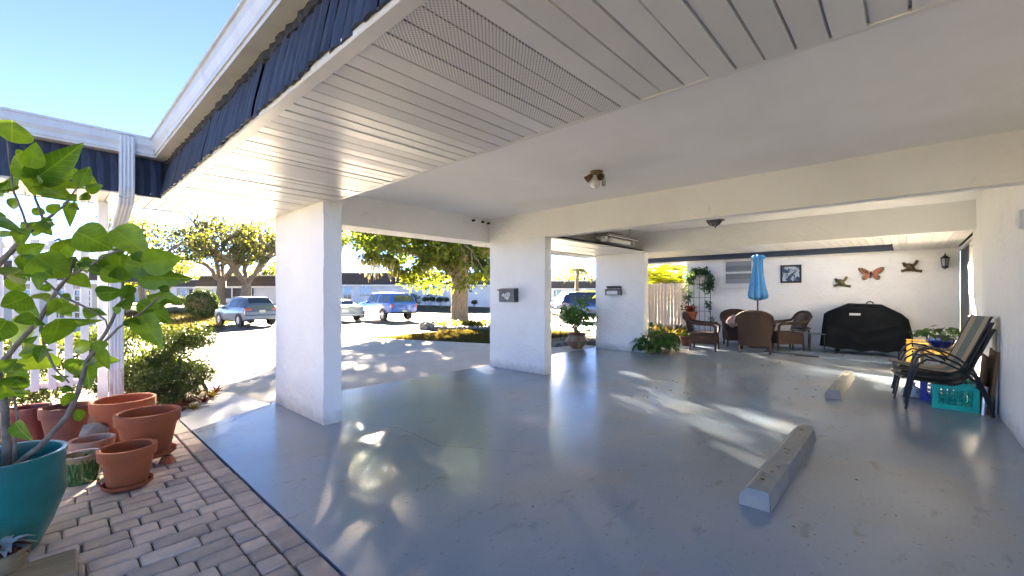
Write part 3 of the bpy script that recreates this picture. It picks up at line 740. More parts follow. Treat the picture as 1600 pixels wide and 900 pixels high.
# spiky rosettes
def rosette(n, L, w, seed, mat, name='leaf', up=.9, curl=.5):
    rnd = random.Random(seed); mb = MB()
    for k in range(n):
        a = k*2.399+rnd.uniform(-.2, .2); e = up*rnd.uniform(.35, 1.15); d = Vector((math.cos(a), math.sin(a), e)).normalized(); s = Vector((-math.sin(a), math.cos(a), 0)); l = L*rnd.uniform(.7, 1.15)
        rows = []
        for i in range(5):
            t = i/4; p = d*l*t+Vector((0, 0, -curl*l*t*t)); ww = w*(1-t**1.6)*.5+.002
            rows.append([p-s*ww+Vector((0, 0, ww*.5)), p, p+s*ww+Vector((0, 0, ww*.5))])
        mb.grid(rows)
    return mb.mesh('foliage', mat, True, 0)
RB = [rosette(18, .30, .035, i, m_brom_r, up=1.5, curl=.4) for i in range(2)]
RO = [rosette(20, .28, .03, 10+i, m_brom, up=1.5, curl=.4) for i in range(2)]
rnd = random.Random(4)
for i, (x, y) in enumerate(((290, 632), (303, 638), (318, 628), (330, 620), (276, 640), (308, 616), (338, 612), (270, 622), (292, 612))):
    p = onz(x, y, 0); T = thing('bromeliad_plant', ('spiky dark red bromeliad in the mulch beside the floor slab', 'spiky bronze bromeliad in the mulch beside the floor slab')[i % 2], 'plant', (p.x, p.y, -.02), rnd.uniform(0, 6), ('red bromeliads beside the floor slab', 'bronze bromeliads beside the floor slab')[i % 2], rnd.uniform(.7, 1.05))
    link('foliage', (RB if i % 2 == 0 else RO)[i//2 % 2], T)
m_lily = leafmat('pale_strap_leaves', (.06, .08, .03), (.14, .145, .07), .35)
RL = [rosette(34, .95, .06, 20+i, m_lily, up=2.2, curl=.45) for i in range(3)]
for i in range(17):
    a = R(200+i*9.5 if i < 12 else 160-i*5); q = rnd.uniform(1.6, 3.2)
    x = 672+i*6.2; d = rnd.uniform(20.3, 22.3); p = foot(x, d)
    T = thing('strap_leaf_plant', 'pale strap-leaved plant in the stone-edged bed under the oak', 'plant', p-Vector((0, 0, .03)), rnd.uniform(0, 6), 'strap-leaved plants under the oak', rnd.uniform(.75, 1.05)); link('foliage', RL[i % 3], T)
# ------------------------------------------------------------------ stone edging round the oak bed
m_rock = M('edging_stone', (.26, .245, .22), .9, c2=(.16, .15, .135), scale=6, bump=.6, bscale=12, rand=.2)
def rock_mesh(seed, s=(.25, .16, .12)):
    r = random.Random(seed); bm = bmesh.new(); bmesh.ops.create_icosphere(bm, subdivisions=2, radius=1)
    for v in bm.verts:
        k = 1+.18*math.sin(3*v.co.x+seed)+.14*math.sin(4*v.co.y+2*seed)+r.uniform(-.06, .06); v.co = Vector((max(-.8, min(.8, v.co.x))*s[0]*k, max(-.75, min(.75, v.co.y))*s[1]*k, max(-.6, min(.7, v.co.z))*s[2]*k))
    return MB().bm(bm).mesh('stone', m_rock)
RK = [rock_mesh(i) for i in range(4)]
SE = thing('stone_edging', 'row of pale flat stones edging the bed under the oak', 'edging', foot(700, 19.5))
rnd = random.Random(2); N = 19
for i in range(N):
    t = i/(N-1); x = 668+t*150; d = 19.9-.5*math.sin(t*1.6)-1.1*t; p = foot(x, d)
    link('stone', RK[i % 4], SE, True); o = SE.children[-1]; o.location = p+Vector((0, 0, .05))-Vector(SE.location); o.rotation_euler = (0, 0, -TH+R(95)+rnd.uniform(-.2, .2)); k = rnd.uniform(.85, 1.35); o.scale = (k*1.2, k, k)
for i, (x, d, s) in enumerate(((670, 20.3, 1.5), (676, 20.0, 1.1))):
    T = link('boulder', rock_mesh(40+i, (.3, .26, .24)), loc=foot(x, d)+Vector((0, 0, .08))); T.scale = (s, s, s); tag(T, ('larger', 'smaller')[i]+' pale boulder at the road end of the stone-edged bed', 'boulder')
# lava edging by the far pot
for i in range(9):
    p = onz(868+i*7.5, 541-i*.6, -.02); o = link('edging_rock', RK[i % 4], loc=(p.x, p.y, 0)); o.scale = (.75, .75, .9); o.rotation_euler = (0, 0, i); tag(o, 'small dark rock edging the mulch beside the painted round pot', 'rock', 'rocks edging the mulch strip')

# ------------------------------------------------------------------ houses across the road
m_wallw = M('far_house_wall', (.66, .68, .70), .8, c2=(.60, .62, .64), scale=1)
m_wallg = M('far_house_beige_wall', (.50, .46, .42), .8, c2=(.45, .42, .38), scale=1)
m_mans = M('brown_mansard_shingle', (.075, .062, .058), .85, c2=(.05, .042, .04), scale=6, rand=.15, bump=.4, bscale=8)
def house(label, a, b, z0, wall_h, roof_h, depth, wallm, wins=(), doors=(), posts=(), over=.5):
    """a, b: ground ends of the front wall (left, right seen from the drive); wins as (from, to, z0, z1, panes, rows)"""
    a = Vector((a[0], a[1], z0)); b = Vector((b[0], b[1], z0)); L = (b-a).length; ang = math.atan2(b.y-a.y, b.x-a.x)
    T = thing('house', label, 'house', a, ang)
    MB().box(0, L, 0, depth, -.8, wall_h).build('wall', wallm, T)
    # mansard: courses of shingle boards on a sloping face
    n = max(8, int(L/1.1)); me = MB()
    rf = MB(); o = over; s = .45
    rf.add([(-o, -o, wall_h), (L+o, -o, wall_h), (L+o, depth+o, wall_h), (-o, depth+o, wall_h), (-o+s, -o+s, wall_h+roof_h), (L+o-s, -o+s, wall_h+roof_h), (L+o-s, depth+o-s, wall_h+roof_h), (-o+s, depth+o-s, wall_h+roof_h)],
           [(0, 1, 5, 4), (1, 2, 6, 5), (2, 3, 7, 6), (3, 0, 4, 7), (4, 5, 6, 7), (3, 2, 1, 0)])
    roof = rf.build('roof', m_mans, T)
    rows = 4
    for k in range(rows):
        z = wall_h+roof_h*k/rows; y = -o+s*k/rows
        MB().box(-o+s*k/rows-.01, L+o-s*k/rows+.01, y-.05, y+.02, z, z+roof_h/rows*.93).build('shingle_course', m_mans, roof)
    MB().box(-o-.05, L+o+.05, -o-.06, -o+.05, wall_h-.16, wall_h+.02).build('fascia', m_white, T)
    MB().box(-o+s-.05, L+o-s+.05, -o+s-.08, -o+s+.06, wall_h+roof_h-.02, wall_h+roof_h+.1).build('roof_cap', m_gutter, T)
    for (x0, x1, w0, w1, nx, nz) in wins:
        w = MB()
        fr = .07
        for bx in ((x0-fr, x1+fr, w1, w1+fr), (x0-fr, x1+fr, w0-fr, w0), (x0-fr, x0, w0, w1), (x1, x1+fr, w0, w1)): w.box(bx[0], bx[1], -.05, .02, bx[2], bx[3])
        for i in range(1, nx): xx = x0+(x1-x0)*i/nx; w.box(xx-.025, xx+.025, -.035, .0, w0, w1)
        for i in range(1, nz): zz = w0+(w1-w0)*i/nz; w.box(x0, x1, -.033, .0, zz-.02, zz+.02)
        wo = w.build('window', m_white, T)
        for i in range(nx):
            for j in range(nz):
                MB().box(x0+(x1-x0)*i/nx, x0+(x1-x0)*(i+1)/nx, -.012, -.004, w0+(w1-w0)*j/nz, w0+(w1-w0)*(j+1)/nz).build('pane', m_glass, wo)
    for (x0, x1, h, mt) in doors:
        d = MB().cbox(x0, x1, -.06, -.005, .02, h, .01).build('door', mt, T)
        MB().tube([(x1-.1, -.09, 1.0), (x1-.1, -.06, 1.0)], .03, 8).build('handle', m_rim, d)
    for x in posts: MB().box(x-.06, x+.06, -o+.02, -o+.14, -.5, wall_h-.16).build('post', m_white, T)
    return T, L
def span(px0, px1, d0, d1): 
    a = foot(px0, d0); b = foot(px1, d1); return (a.x, a.y), (b.x, b.y)
def at_px(a, b, px):                           # metres along the wall a-b where the column px crosses it
    r = ray(px, HY); A = Vector(a); D = Vector(b)-A; Lr = D.length; D /= Lr
    den = D.x*r[1]-D.y*r[0]; return (-(A.x*r[1]-A.y*r[0]))/den
a, b = span(478, 840, 54, 54)
X = lambda px: at_px(a, b, px)
m_curt = M('curtained_glass', (.30, .31, .30), .2, c2=(.12, .13, .13), scale=2, stretch=(6, 1, 1))
house('long white house with dark mansard roof behind the blue pickup and oak', a, b, .12, 2.45, 1.5, 9, m_wallw,
      [(X(537), X(549), .35, 2.25, 2, 1), (X(562.5), X(580.5), 1.05, 2.25, 2, 1), (X(666.5), X(683.5), 1.0, 2.25, 2, 1), (X(500), X(520), 1.0, 2.2, 2, 2)], [(X(697.5), X(706), 2.2, m_white)])
a, b = span(316, 475, 62, 60)
X = lambda px: at_px(a, b, px)
T, L = house('white house with dark mansard roof and screened porch behind the two thick trunks', a, b, .05, 2.45, 1.5, 9, m_wallw,
      [(X(326.5), X(333.5), .7, 2.0, 2, 2), (X(440), X(455), .9, 2.1, 2, 2)], [], [X(352), X(366), X(386), X(396)])
m_porch = M('dark_porch_screen', (.05, .045, .04), .5)
MB().box(X(353), X(396), -.1, -.02, .75, 2.2).build('porch_screen', m_porch, T)
MB().box(X(353), X(396), -.14, -.02, .0, .74).build('porch_wall', m_white, T)
a, b = span(150, 312, 78, 74)
X = lambda px: at_px(a, b, px)
house('pale house with garage far behind the round bush', a, b, .15, 2.5, 1.2, 9, m_wallg, [(X(282), X(291), .9, 2.1, 2, 1)], [(X(296), X(301), 2.1, m_navytrim), (X(248), X(276), 2.3, m_white)], [X(306)])
a, b = span(-110, 150, 20, 20.5)
X = lambda px: at_px(a, b, px)
house('low beige house with white paned windows seen through the picket fence', a, b, -.42, 2.45, .95, 1.6, m_wallg, [(X(84), X(112), .7, 2.0, 3, 5), (X(118), X(142), .7, 2.0, 3, 5), (X(30), X(60), .7, 2.0, 3, 5)], [])
a, b = span(842, 1010, 90, 88)
X = lambda px: at_px(a, b, px)
m_teal_sh = M('teal_shutter', (.22, .42, .40), .6)
house('far white house with teal door and dark mansard roof beyond the dark blue car', a, b, .1, 2.5, 1.5, 9, m_wallw, [(X(866), X(868), .9, 2.1, 1, 1)], [(X(870), X(877), 2.2, m_teal_sh)])
# ------------------------------------------------------------------ vehicles
m_sil = M('silver_blue_car_paint', (.11, .155, .225), .3, metal=.3, coat=.5, spec=.5)
m_silver = M('silver_car_paint', (.48, .50, .52), .25, metal=.55, coat=1)
m_blue = M('bright_blue_car_paint', (.006, .10, .50), .3, metal=0, coat=1)
m_dkblue = M('dark_blue_car_paint', (.012, .035, .12), .22, metal=.25, coat=1)
m_plast = M('black_bumper_plastic', (.03, .03, .032), .6)
m_tail = M('red_tail_lamp', (.40, .03, .03), .2, coat=1)
m_plate = M('licence_plate', (.6, .62, .55), .5, c2=(.35, .45, .3), scale=8)
m_chrome = M('chrome', (.7, .7, .7), .12, metal=1)
def car(label, base, rz, st, wheels, wr, paint, sidewin, rearwin, frontwin, half, tail, plate_z, bumper, cat='car', rail=False, extra=None, name='parked_car'):
    """st: stations from the rear: (x, sill z, belt z, top z, sill half width, belt half width, top half width)"""
    T = thing(name, label, cat, base, rz)
    def sec(s):
        x, zb, zl, zt, wb, wl, wt = s; rr = min(.07, (zt-zl)*.4)
        return [(x, wb*.88, zb), (x, wb, zb+.08), (x, wb+.02, zb+(zl-zb)*.55), (x, wl, zl), (x, wt, zt-rr), (x, wt-rr*.8, zt), (x, 0, zt+.02)]
    S = [sec(s) for s in st]; mb = MB()
    full = [h+[(p[0], -p[1], p[2]) for p in reversed(h[:-1])] for h in S]
    mb.grid(full); n = len(full[0])
    mb.add(full[0], [tuple(range(n))]); mb.add(full[-1], [tuple(reversed(range(n)))])
    mb.build('body', paint, T, smooth=True, sharp=32)
    def lerp3(a, b, t): return tuple(a[i]+(b[i]-a[i])*t for i in range(3))
    for (i, j, t0, t1) in sidewin:              # glass on the band between belt and roof
        for sg in (1, -1):
            rows = []
            for t in (.08, .93):
                row = []
                for q in (t0, .5*(t0+t1), t1):
                    k = i+(j-i)*q; a = min(int(k), len(S)-2); f = k-a
                    lo = lerp3(S[a][3], S[a+1][3], f); hi = lerp3(S[a][4], S[a+1][4], f); p = lerp3(lo, hi, t); row.append((p[0], (p[1]+.012)*sg, p[2]))
                rows.append(row)
            MB().grid(rows).build('window', m_carglass, T)
    for nm, (i, j, w, t0, t1) in (('rear_window', rearwin), ('windscreen', frontwin)):
        rows = []
        for t in (t0, t1):
            a = lerp3(S[i][6], S[j][6], t); dx = S[j][6][0]-S[i][6][0]; dz = S[j][6][2]-S[i][6][2]; L = math.hypot(dx, dz)
            nx, nz = -dz/L*.014, dx/L*.014
            if nz < 0: nx, nz = -nx, -nz
            ww = w*(1-.1*t if nm == 'rear_window' else 1-.1*(1-t))
            rows.append([(a[0]+nx, -ww, a[2]+nz-.012), (a[0]+nx, 0, a[2]+nz), (a[0]+nx, ww, a[2]+nz-.012)])
        MB().grid(rows).build(nm, m_carglass, T)
    for x in wheels:
        for sg in (1, -1):
            mt = Matrix.Translation((x, sg*(half-.10), wr)) @ Matrix.Rotation(R(90)*-sg, 4, 'X')
            w = MB().lathe([(wr*.62, -.10), (wr*.93, -.11), (wr, -.07), (wr, .07), (wr*.95, .115), (wr*.64, .125), (wr*.6, .10)], 22, m=mt).build('wheel', m_rubber, T, smooth=True)
            rim = MB(); rim.lathe([(wr*.64, .122), (wr*.6, .10), (.02, .09)], 22, m=mt)
            for k in range(6):
                rim.box(-.03, .03, .04, wr*.62, .09, .118, mt @ Matrix.Rotation(k*math.pi/3, 4, 'Z'))
            rim.lathe([(.0, .125), (.06, .12), (.07, .09)], 12, m=mt); rim.build('rim', m_rim, w)
            mt2 = Matrix.Translation((x, sg*(half-.004), wr)) @ Matrix.Rotation(R(90)*-sg, 4, 'X')
            MB().lathe([(wr*1.02, .0), (wr*1.02, .014), (wr*1.2, .014), (wr*1.2, 0)], 22, m=mt2).build('wheel_arch', m_plast, T)
    x0 = st[0][0]
    for sg in (1, -1): MB().cbox(*tail[0], *(sorted((tail[1][0]*sg, tail[1][1]*sg))), *tail[2], .02).build('tail_light', m_tail, T)
    MB().cbox(x0-.02, x0+.02, -.16, .16, plate_z, plate_z+.15, .006).build('licence_plate', m_plate, T)
    MB().cbox(*bumper[0], -half*.96, half*.96, *bumper[1], .05).build('bumper', bumper[2], T)
    k = frontwin[0]
    for sg in (1, -1): MB().cbox(st[k][0]-.12, st[k][0]+.08, *(sorted(((half-.02)*sg, (half+.18)*sg))), st[k][2]-.02, st[k][2]+.14, .03).build('mirror', paint, T)
    if extra: extra(T)
    return T
suv_st = [(0, .42, .80, .84, .80, .86, .82), (.05, .33, 1.02, 1.06, .86, .89, .80), (.22, .30, 1.08, 1.30, .88, .90, .72), (.55, .28, 1.07, 1.64, .89, .91, .62), (1.2, .28, 1.05, 1.69, .90, .915, .62), (2.2, .28, 1.02, 1.69, .90, .915, .63), (2.75, .28, 1.0, 1.58, .90, .91, .62), (3.45, .28, .98, 1.10, .90, .90, .74), (4.1, .30, .90, .98, .88, .88, .72), (4.45, .36, .74, .80, .80, .80, .66)]
sw = [(3, 4, .0, .95), (4, 5, .02, .96), (5, 7, .02, .72)]
# rear faces the drive
def heading(deg): return TH+R(deg)
p = foot(398, 25.3)
car('silver-blue crossover car parked on the road edge beside the round bush', foot(410, 24.4), TH+R(54), suv_st, (.85, 3.52), .36, m_sil, sw, (2, 3, .62, .05, .92), (6, 7, .62, .1, .9), .92, ((.02, .14), (.55, .86), (.86, 1.06)), .80, ((-.06, .18), (.40, .68), m_sil))
car('dark blue crossover car parked beyond the mulch strip, seen past the painted pot', foot(868, 24.6)+Vector((0, 0, .02)), TH-R(76), [(x, a, b*1.02, c, d, e, f) for x, a, b, c, d, e, f in suv_st], (.85, 3.52), .37, m_dkblue, sw, (2, 3, .62, .05, .92), (6, 7, .62, .1, .9), .92, ((.02, .14), (.55, .86), (.9, 1.06)), .80, ((-.06, .18), (.40, .68), m_plast))
sed = [(0, .45, .85, .88, .76, .80, .72), (.06, .34, .98, 1.02, .84, .86, .74), (.6, .28, .98, 1.06, .88, .88, .72), (1.25, .26, .96, 1.42, .88, .88, .56), (2.0, .26, .94, 1.46, .88, .88, .56), (2.5, .26, .93, 1.40, .88, .88, .57), (3.3, .26, .92, 1.0, .88, .88, .70), (4.2, .28, .82, .88, .86, .86, .68), (4.7, .36, .66, .72, .76, .76, .6)]
car('silver saloon car parked beside the blue pickup', foot(549, 28.6), TH+R(46), sed, (.95, 3.75), .33, m_silver, [(3, 4, 0, .95), (4, 6, .02, .75)], (2, 3, .60, .1, .92), (5, 6, .6, .1, .9), .89, ((.02, .14), (.5, .82), (.72, .88)), .62, ((-.06, .15), (.36, .6), m_silver))
trk = [(0, .62, 1.10, 1.14, .92, .95, .90), (.03, .55, 1.14, 1.22, .94, .97, .86), (.20, .52, 1.16, 1.74, .95, .98, .76), (.30, .5, 1.16, 1.86, .95, .98, .74), (1.95, .5, 1.16, 1.90, .95, .98, .74), (2.1, .5, 1.16, 1.90, .95, .98, .74), (3.5, .5, 1.16, 1.90, .95, .98, .72), (4.2, .5, 1.16, 1.28, .95, .97, .86), (5.2, .52, 1.06, 1.16, .94, .94, .84), (5.6, .58, .9, .98, .88, .88, .76)]
def trk_extra(T):
    MB().box(.02, .03, -.8, .8, .68, .70).build('tailgate_seam', m_plast, T)
    MB().cbox(-.02, .01, -.09, .09, .98, 1.04, .01).build('tailgate_handle', m_plast, T)
    MB().tube([(.9, 1.0, .45), (3.6, 1.0, .45)], .05, 8).build('running_board', m_rim, T)
car('bright blue pickup truck with matching bed cap parked on the shaded road', foot(632, 28.6), TH+R(43), trk, (1.2, 4.7), .40, m_blue, [(3, 4, .03, .52), (3, 4, .56, .97), (5, 6, .04, .50), (5, 6, .54, .98)], (1, 2, .74, .1, .92), (6, 7, .66, .1, .9), .98, ((-.02, .12), (.78, .95), (.86, 1.18)), .60, ((-.12, .06), (.50, .62), m_plast), cat='truck', extra=trk_extra, name='pickup_truck')
# ------------------------------------------------------------------ the house behind the patio
PH = thing('patio_house', 'white stucco house wall behind the patio with navy eave and louvred window', 'house', (13.4, 2.2, 0))
def hp(name, mb, mat, parent=None, **k): return mb.build(name, mat, PH if parent is None else parent, world=True, **k)
UB = 13.3
hp('wall', stucco_box(UB, UB+.2, -.82, 4.98, -.1, 3.0, 12, .004, .16), m_stucco)
hp('roof', MB().box(13.22, 16, .25, 5.1, 2.78, 2.95), m_dark)
hp('eave_soffit', MB().box(13.2, UB+.02, .25, 5.0, 2.47, 2.49), m_trim)
mb = MB().cbox(13.13, 13.2, .23, 6.3, 2.40, 2.53, .006); hp('fascia', mb, m_navytrim)
v = .28
while v < 6.25:
    o = link('shake', rnd.choice(SH), PH, True); o.location = Vector((13.07, v, .09+rnd.uniform(-.006, .006)))-Vector(PH.location); v += .098
# louvred window
wa = onx(1133, 404, UB-.01); wb = onx(1176, 447, UB-.01)
w = hp('window', MB(), m_white)
fr = MB(); y0, y1, z0, z1 = wb.y, wa.y, 1.66, 2.36
for bx in ((y0-.04, y0+.02, z0, z1), (y1-.02, y1+.04, z0, z1), (y0, y1, z1-.03, z1+.03), (y0, y1, z0-.02, z0+.03)): fr.box(UB-.045, UB+.0, *bx)
fr.build('frame', m_white, w)
for k in range(5):
    z = z0+.05+k*(z1-z0-.08)/5
    MB().box(-.004, .004, y0+.02, y1-.02, 0, .135, Matrix.Translation((UB-.035, 0, z)) @ Matrix.Rotation(R(14), 4, 'Y')).build('louvre', M('louvre_glass%d' % k, (.30-.08*(k % 2), .31-.08*(k % 2), .31-.08*(k % 2)), .25), w)
MB().cbox(UB-.07, UB-.045, y0, y1, (z0+z1)/2-.025, (z0+z1)/2+.025, .004).build('mid_rail', m_white, w)
MB().cbox(UB-.1, UB-.005, y0-.1, y1+.1, z0-.10, z0-.03, .008).build('sill', m_white, w)
for o in w.children: o.location = -Vector(PH.location)-Vector(w.location)
# entry: navy panel, white door with oval glass
EN = thing('entry_door', 'white panel door with decorative glass beside navy side panel', 'door', (11.6, -.85, 0))
MB().cbox(11.15, 13.29, -.93, -.83, 0, 2.39, .008).build('side_panel', m_navytrim, EN, world=True)
MB().cbox(10.13, 11.14, -.95, -.86, 0.02, 2.25, .01).build('door_leaf', m_white, EN, world=True)
for bx in ((10.13, 10.2, .02, 2.3), (11.06, 11.14, .02, 2.3), (10.13, 11.14, 2.24, 2.32)): MB().cbox(bx[0], bx[1], -.86, -.80, bx[2], bx[3], .006).build('frame', m_white, EN, world=True)
MB().box(10.35, 10.9, -.859, -.845, .9, 2.1).build('glass', M('etched_door_glass', (.30, .31, .31), .15, c2=(.10, .11, .11), scale=9), EN, world=True)
MB().tube([(11.0, -.86, 1.02), (11.0, -.79, 1.02), (10.9, -.78, 1.02)], .014, 8).build('handle', m_rim, EN, world=True)
MB().cbox(10.14, 13.29, -.90, -.79, 2.325, 2.385, .006).build('head_trim', m_white, EN, world=True)

# fence past the end of the wall
SF = thing('slat_fence', 'tall white vertical slat fence with painted-in sun warmth beyond the end of the patio wall', 'fence', (13.6, 5.7, 0))
m_sunwarm = M('sunwarm_white_slat', (.66, .56, .42), .7, c2=(.56, .46, .34), scale=5, stretch=(1, 1, .3), rand=.08)  # white slats with the warm sunlight put into their colour
sm = MB().cbox(-.012, .012, -.048, .048, 0, 1.72, .005).mesh('slat', m_sunwarm)
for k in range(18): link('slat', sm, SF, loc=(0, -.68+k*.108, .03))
for z in (.35, 1.4): MB().cbox(.014, .055, -.75, 1.3, z, z+.09, .005).build('rail', m_white, SF)
PG = thing('pergola_frame', 'white timber post and head beam above the slat fence', 'frame', (13.45, 6.5, 0))
MB().cbox(-.05, .05, -.06, .06, 0, 2.36, .006).build('post', m_white, PG)
MB().cbox(-.05, .05, -1.52, .06, 2.365, 2.46, .006).build('head_beam', m_white, PG)

# wall pieces
def on_wall(px, py): return onx(px, py, UB)
FP = thing('framed_picture', 'square framed picture of blue leaves on pale ground, black frame, on patio wall', 'picture', on_wall(1236, 428)-Vector((.01, 0, 0)))
s = .235
for bx in ((-s, s, s-.045, s), (-s, s, -s, -s+.045), (-s, -s+.045, -s+.045, s-.045), (s-.045, s, -s+.045, s-.045)): MB().cbox(-.03, .0, *bx, .005).build('frame_bar', m_black, FP)
m_art = M('blue_leaf_print', (.45, .52, .60), .5, c2=(.03, .07, .14), scale=9, lo=.47, hi=.53)
MB().box(-.012, -.004, -s+.045, s-.045, -s+.045, s-.045).build('print', m_art, FP)
bl = MB(); rnd = random.Random(6)
for cx, cz in ((-.07, .06), (.08, -.05), (.07, .1), (-.09, -.09)):
    for k in range(5):
        a = k*1.256+rnd.random(); bl.add([(-.0135, cx, cz), (-.0135, cx+.04*math.cos(a)-.012*math.sin(a), cz+.04*math.sin(a)+.012*math.cos(a)), (-.0135, cx+.075*math.cos(a), cz+.075*math.sin(a)), (-.0135, cx+.04*math.cos(a)+.012*math.sin(a), cz+.04*math.sin(a)-.012*math.cos(a))], [(0, 1, 2, 3)])
bl.build('leaf_motif', M('ink_blue', (.02, .05, .1), .6), FP)
# butterfly
BF = thing('butterfly_ornament', 'large orange and brown metal butterfly on patio wall between two frogs', 'ornament', on_wall(1361, 428)-Vector((.02, 0, 0)), 0, None, .82)
m_bf = M('butterfly_enamel', (.55, .16, .05), .4, c2=(.05, .03, .025), scale=16, lo=.45, hi=.55)
m_bfy = M('butterfly_edge_enamel', (.06, .045, .04), .4, c2=(.35, .30, .10), scale=14, lo=.5, hi=.6)
def wing(sg, pts, name, mt, th=.008, k=1.0, off=0):
    mb = MB(); v = [(off-.05*abs(p[0]*k)-.01, -p[0]*sg*k, p[1]*k) for p in pts]; n = len(v)
    mb.add(v+[(a+th, b, c) for a, b, c in v], [tuple(range(n)), tuple(reversed(range(n, 2*n)))]+[(i, (i+1) % n, n+(i+1) % n, n+i) for i in range(n)]); return mb.build(name, mt, BF)
upw = [(.015, .0), (.05, .09), (.13, .15), (.22, .19), (.285, .185), (.295, .14), (.26, .07), (.20, .01), (.13, -.03), (.05, -.03)]
low = [(.015, -.01), (.06, -.04), (.14, -.04), (.20, -.06), (.215, -.11), (.19, -.165), (.13, -.18), (.085, -.15), (.05, -.10)]
for sg in (1, -1):
    wing(sg, upw, 'wing', m_bfy); wing(sg, low, 'wing', m_bfy)
    wing(sg, upw, 'wing_patch', m_bf, .004, .82, -.012); wing(sg, low, 'wing_patch', m_bf, .004, .8, -.012)
MB().tube([(-.02, 0, -.13), (-.025, 0, -.05), (-.03, 0, .03), (-.025, 0, .06), (-.02, 0, .075)], [.008, .018, .022, .02, .006], 8).build('body', m_black, BF)
# frogs: body, head with eyes and four splayed legs with toes
m_fr = M('bronze_frog', (.16, .10, .04), .4, c2=(.05, .035, .02), scale=18, metal=.4)
m_fr2 = M('green_bronze_frog', (.17, .15, .05), .4, c2=(.06, .06, .035), scale=18, metal=.4)
def frog(label, px, py, k, flip, mt):
    T = thing('frog_ornament', label, 'ornament', on_wall(px, py)-Vector((.03, 0, 0)))
    def q(a, b, o=0): return Vector((o, -a*flip*k, b*k))
    MB().tube([q(.06, -.09), q(.03, -.05, -.01), q(-.02, .02, -.015), q(-.05, .07, -.012), q(-.06, .095)], [.03*k, .065*k, .078*k, .068*k, .03*k], 10).build('body', mt, T, smooth=True, sharp=0)
    for e in (-.02, -.085): MB().lathe([(.001, -.018*k), (.016*k, -.009*k), (.018*k, 0), (.013*k, .012*k), (.001, .018*k)], 10, c=q(e, .095, -.035)).build('eye', m_black, T, smooth=True)
    for pts in ([(-.07, .04), (-.12, .05), (-.13, .09)], [(.03, .05), (.08, .08), (.11, .14)], [(-.0, -.06), (-.08, -.06), (-.14, -.08)], [(.06, -.06), (.11, -.09), (.17, -.10)]):
        leg = MB().tube([q(a, b, -.005) for a, b in pts], [.042*k, .034*k, .036*k], 8).build('leg', mt, T, smooth=True)
        e = pts[-1]; d = (Vector(e)-Vector(pts[-2])).normalized()
        for t in (-.6, 0, .6):
            dd = Vector((d.x*math.cos(t)-d.y*math.sin(t), d.x*math.sin(t)+d.y*math.cos(t)))
            MB().tube([q(*e, -.005), q(e[0]+dd.x*.05, e[1]+dd.y*.05, -.004)], [.018*k, .022*k], 6).build('toe', mt, leg)
frog('greenish bronze frog crawling on patio wall, lower and beside the framed picture', 1315, 442, .82, 1, m_fr2)
frog('brown bronze frog crawling on patio wall between butterfly and lantern', 1423, 418, .86, 1, m_fr)
# wall lantern
LN = thing('wall_lantern', 'black coach lantern on patio wall beside the entry', 'lantern', on_wall(1476, 408)-Vector((0, 0, 0)))
MB().cbox(-.03, -.001, -.05, .05, -.14, -.02, .008).build('back_plate', m_black, LN)
MB().tube([(-.02, 0, -.1), (-.10, 0, -.13), (-.14, 0, -.12)], .014, 8).build('arm', m_black, LN)
MB().lathe([(.001, .17), (.012, .15), (.012, .12), (.03, .11), (.085, .06), (.09, .05), (.06, .048)], 6, c=(-.14, 0, 0)).build('roof', m_black, LN)
MB().lathe([(.052, -.115), (.07, .045)], 6, c=(-.14, 0, 0)).build('glass', M('lantern_glass', (.25, .27, .28), .15), LN)
lb = MB().lathe([(.001, -.19), (.02, -.17), (.055, -.15), (.062, -.115), (.054, -.11)], 6, c=(-.14, 0, 0))
for k in range(6):
    a = math.pi*k/3; lb.tube([(-.14+.055*math.cos(a), .055*math.sin(a), -.115), (-.14+.073*math.cos(a), .073*math.sin(a), .045)], .006, 5)
lb.build('cage', m_black, LN)

# ------------------------------------------------------------------ ceiling fittings
p = onz(932, 268, ZC)
LT = thing('ceiling_lamp', 'bare round bulb in old rusty motion-sensor fitting on the carport ceiling', 'lamp', p)
m_rusty = M('rusty_brass', (.22, .13, .06), .6, c2=(.10, .06, .03), scale=30)
m_bulb = M('frosted_bulb', (.75, .73, .68), .25)
MB().lathe([(.001, -.03), (.06, -.03), (.075, -.015), (.08, 0)], 16).build('canopy', m_rusty, LT, smooth=True)
MB().lathe([(.001, -.20), (.03, -.195), (.055, -.165), (.06, -.14), (.05, -.11), (.03, -.085), (.025, -.04)], 16, c=(.0, .02, 0)).build('bulb', m_bulb, LT, smooth=True)
for sg in (1, -1):
    mt = Matrix.Rotation(R(35)*sg, 4, 'Z') @ Matrix.Translation((0, .09*sg, -.07)) @ Matrix.Rotation(R(50)*sg, 4, 'X')
    MB().lathe([(.02, .05), (.03, .03), (.04, -.03), (.048, -.04), (.042, -.04), (.03, .0)], 12, m=mt).build('socket', m_rusty, LT, smooth=True)
MB().cbox(.02, .07, -.09, -.05, -.18, -.07, .01).build('sensor', M('yellowed_plastic', (.42, .38, .30), .5), LT)
p = onz(1118, 344, ZC)
L2 = thing('ceiling_lamp', 'black iron semi-flush ceiling light near the second beam', 'lamp', p)
MB().lathe([(.001, -.015), (.16, -.015), (.17, 0)], 20).build('canopy', m_black, L2)
lf = MB()
for k in range(3):
    a = k*2.094; lf.tube([(.16*math.cos(a), .16*math.sin(a), -.015), (.10*math.cos(a), .10*math.sin(a), -.09), (0, 0, -.12)], .012, 6)
lf.build('cage', m_black, L2); MB().lathe([(.001, -.155), (.012, -.145), (.012, -.12)], 8).build('finial', m_black, L2)
MB().lathe([(.001, -.10), (.06, -.09), (.11, -.05), (.13, -.016)], 18).build('glass_bowl', M('smoked_glass', (.12, .12, .12), .15), L2, smooth=True)
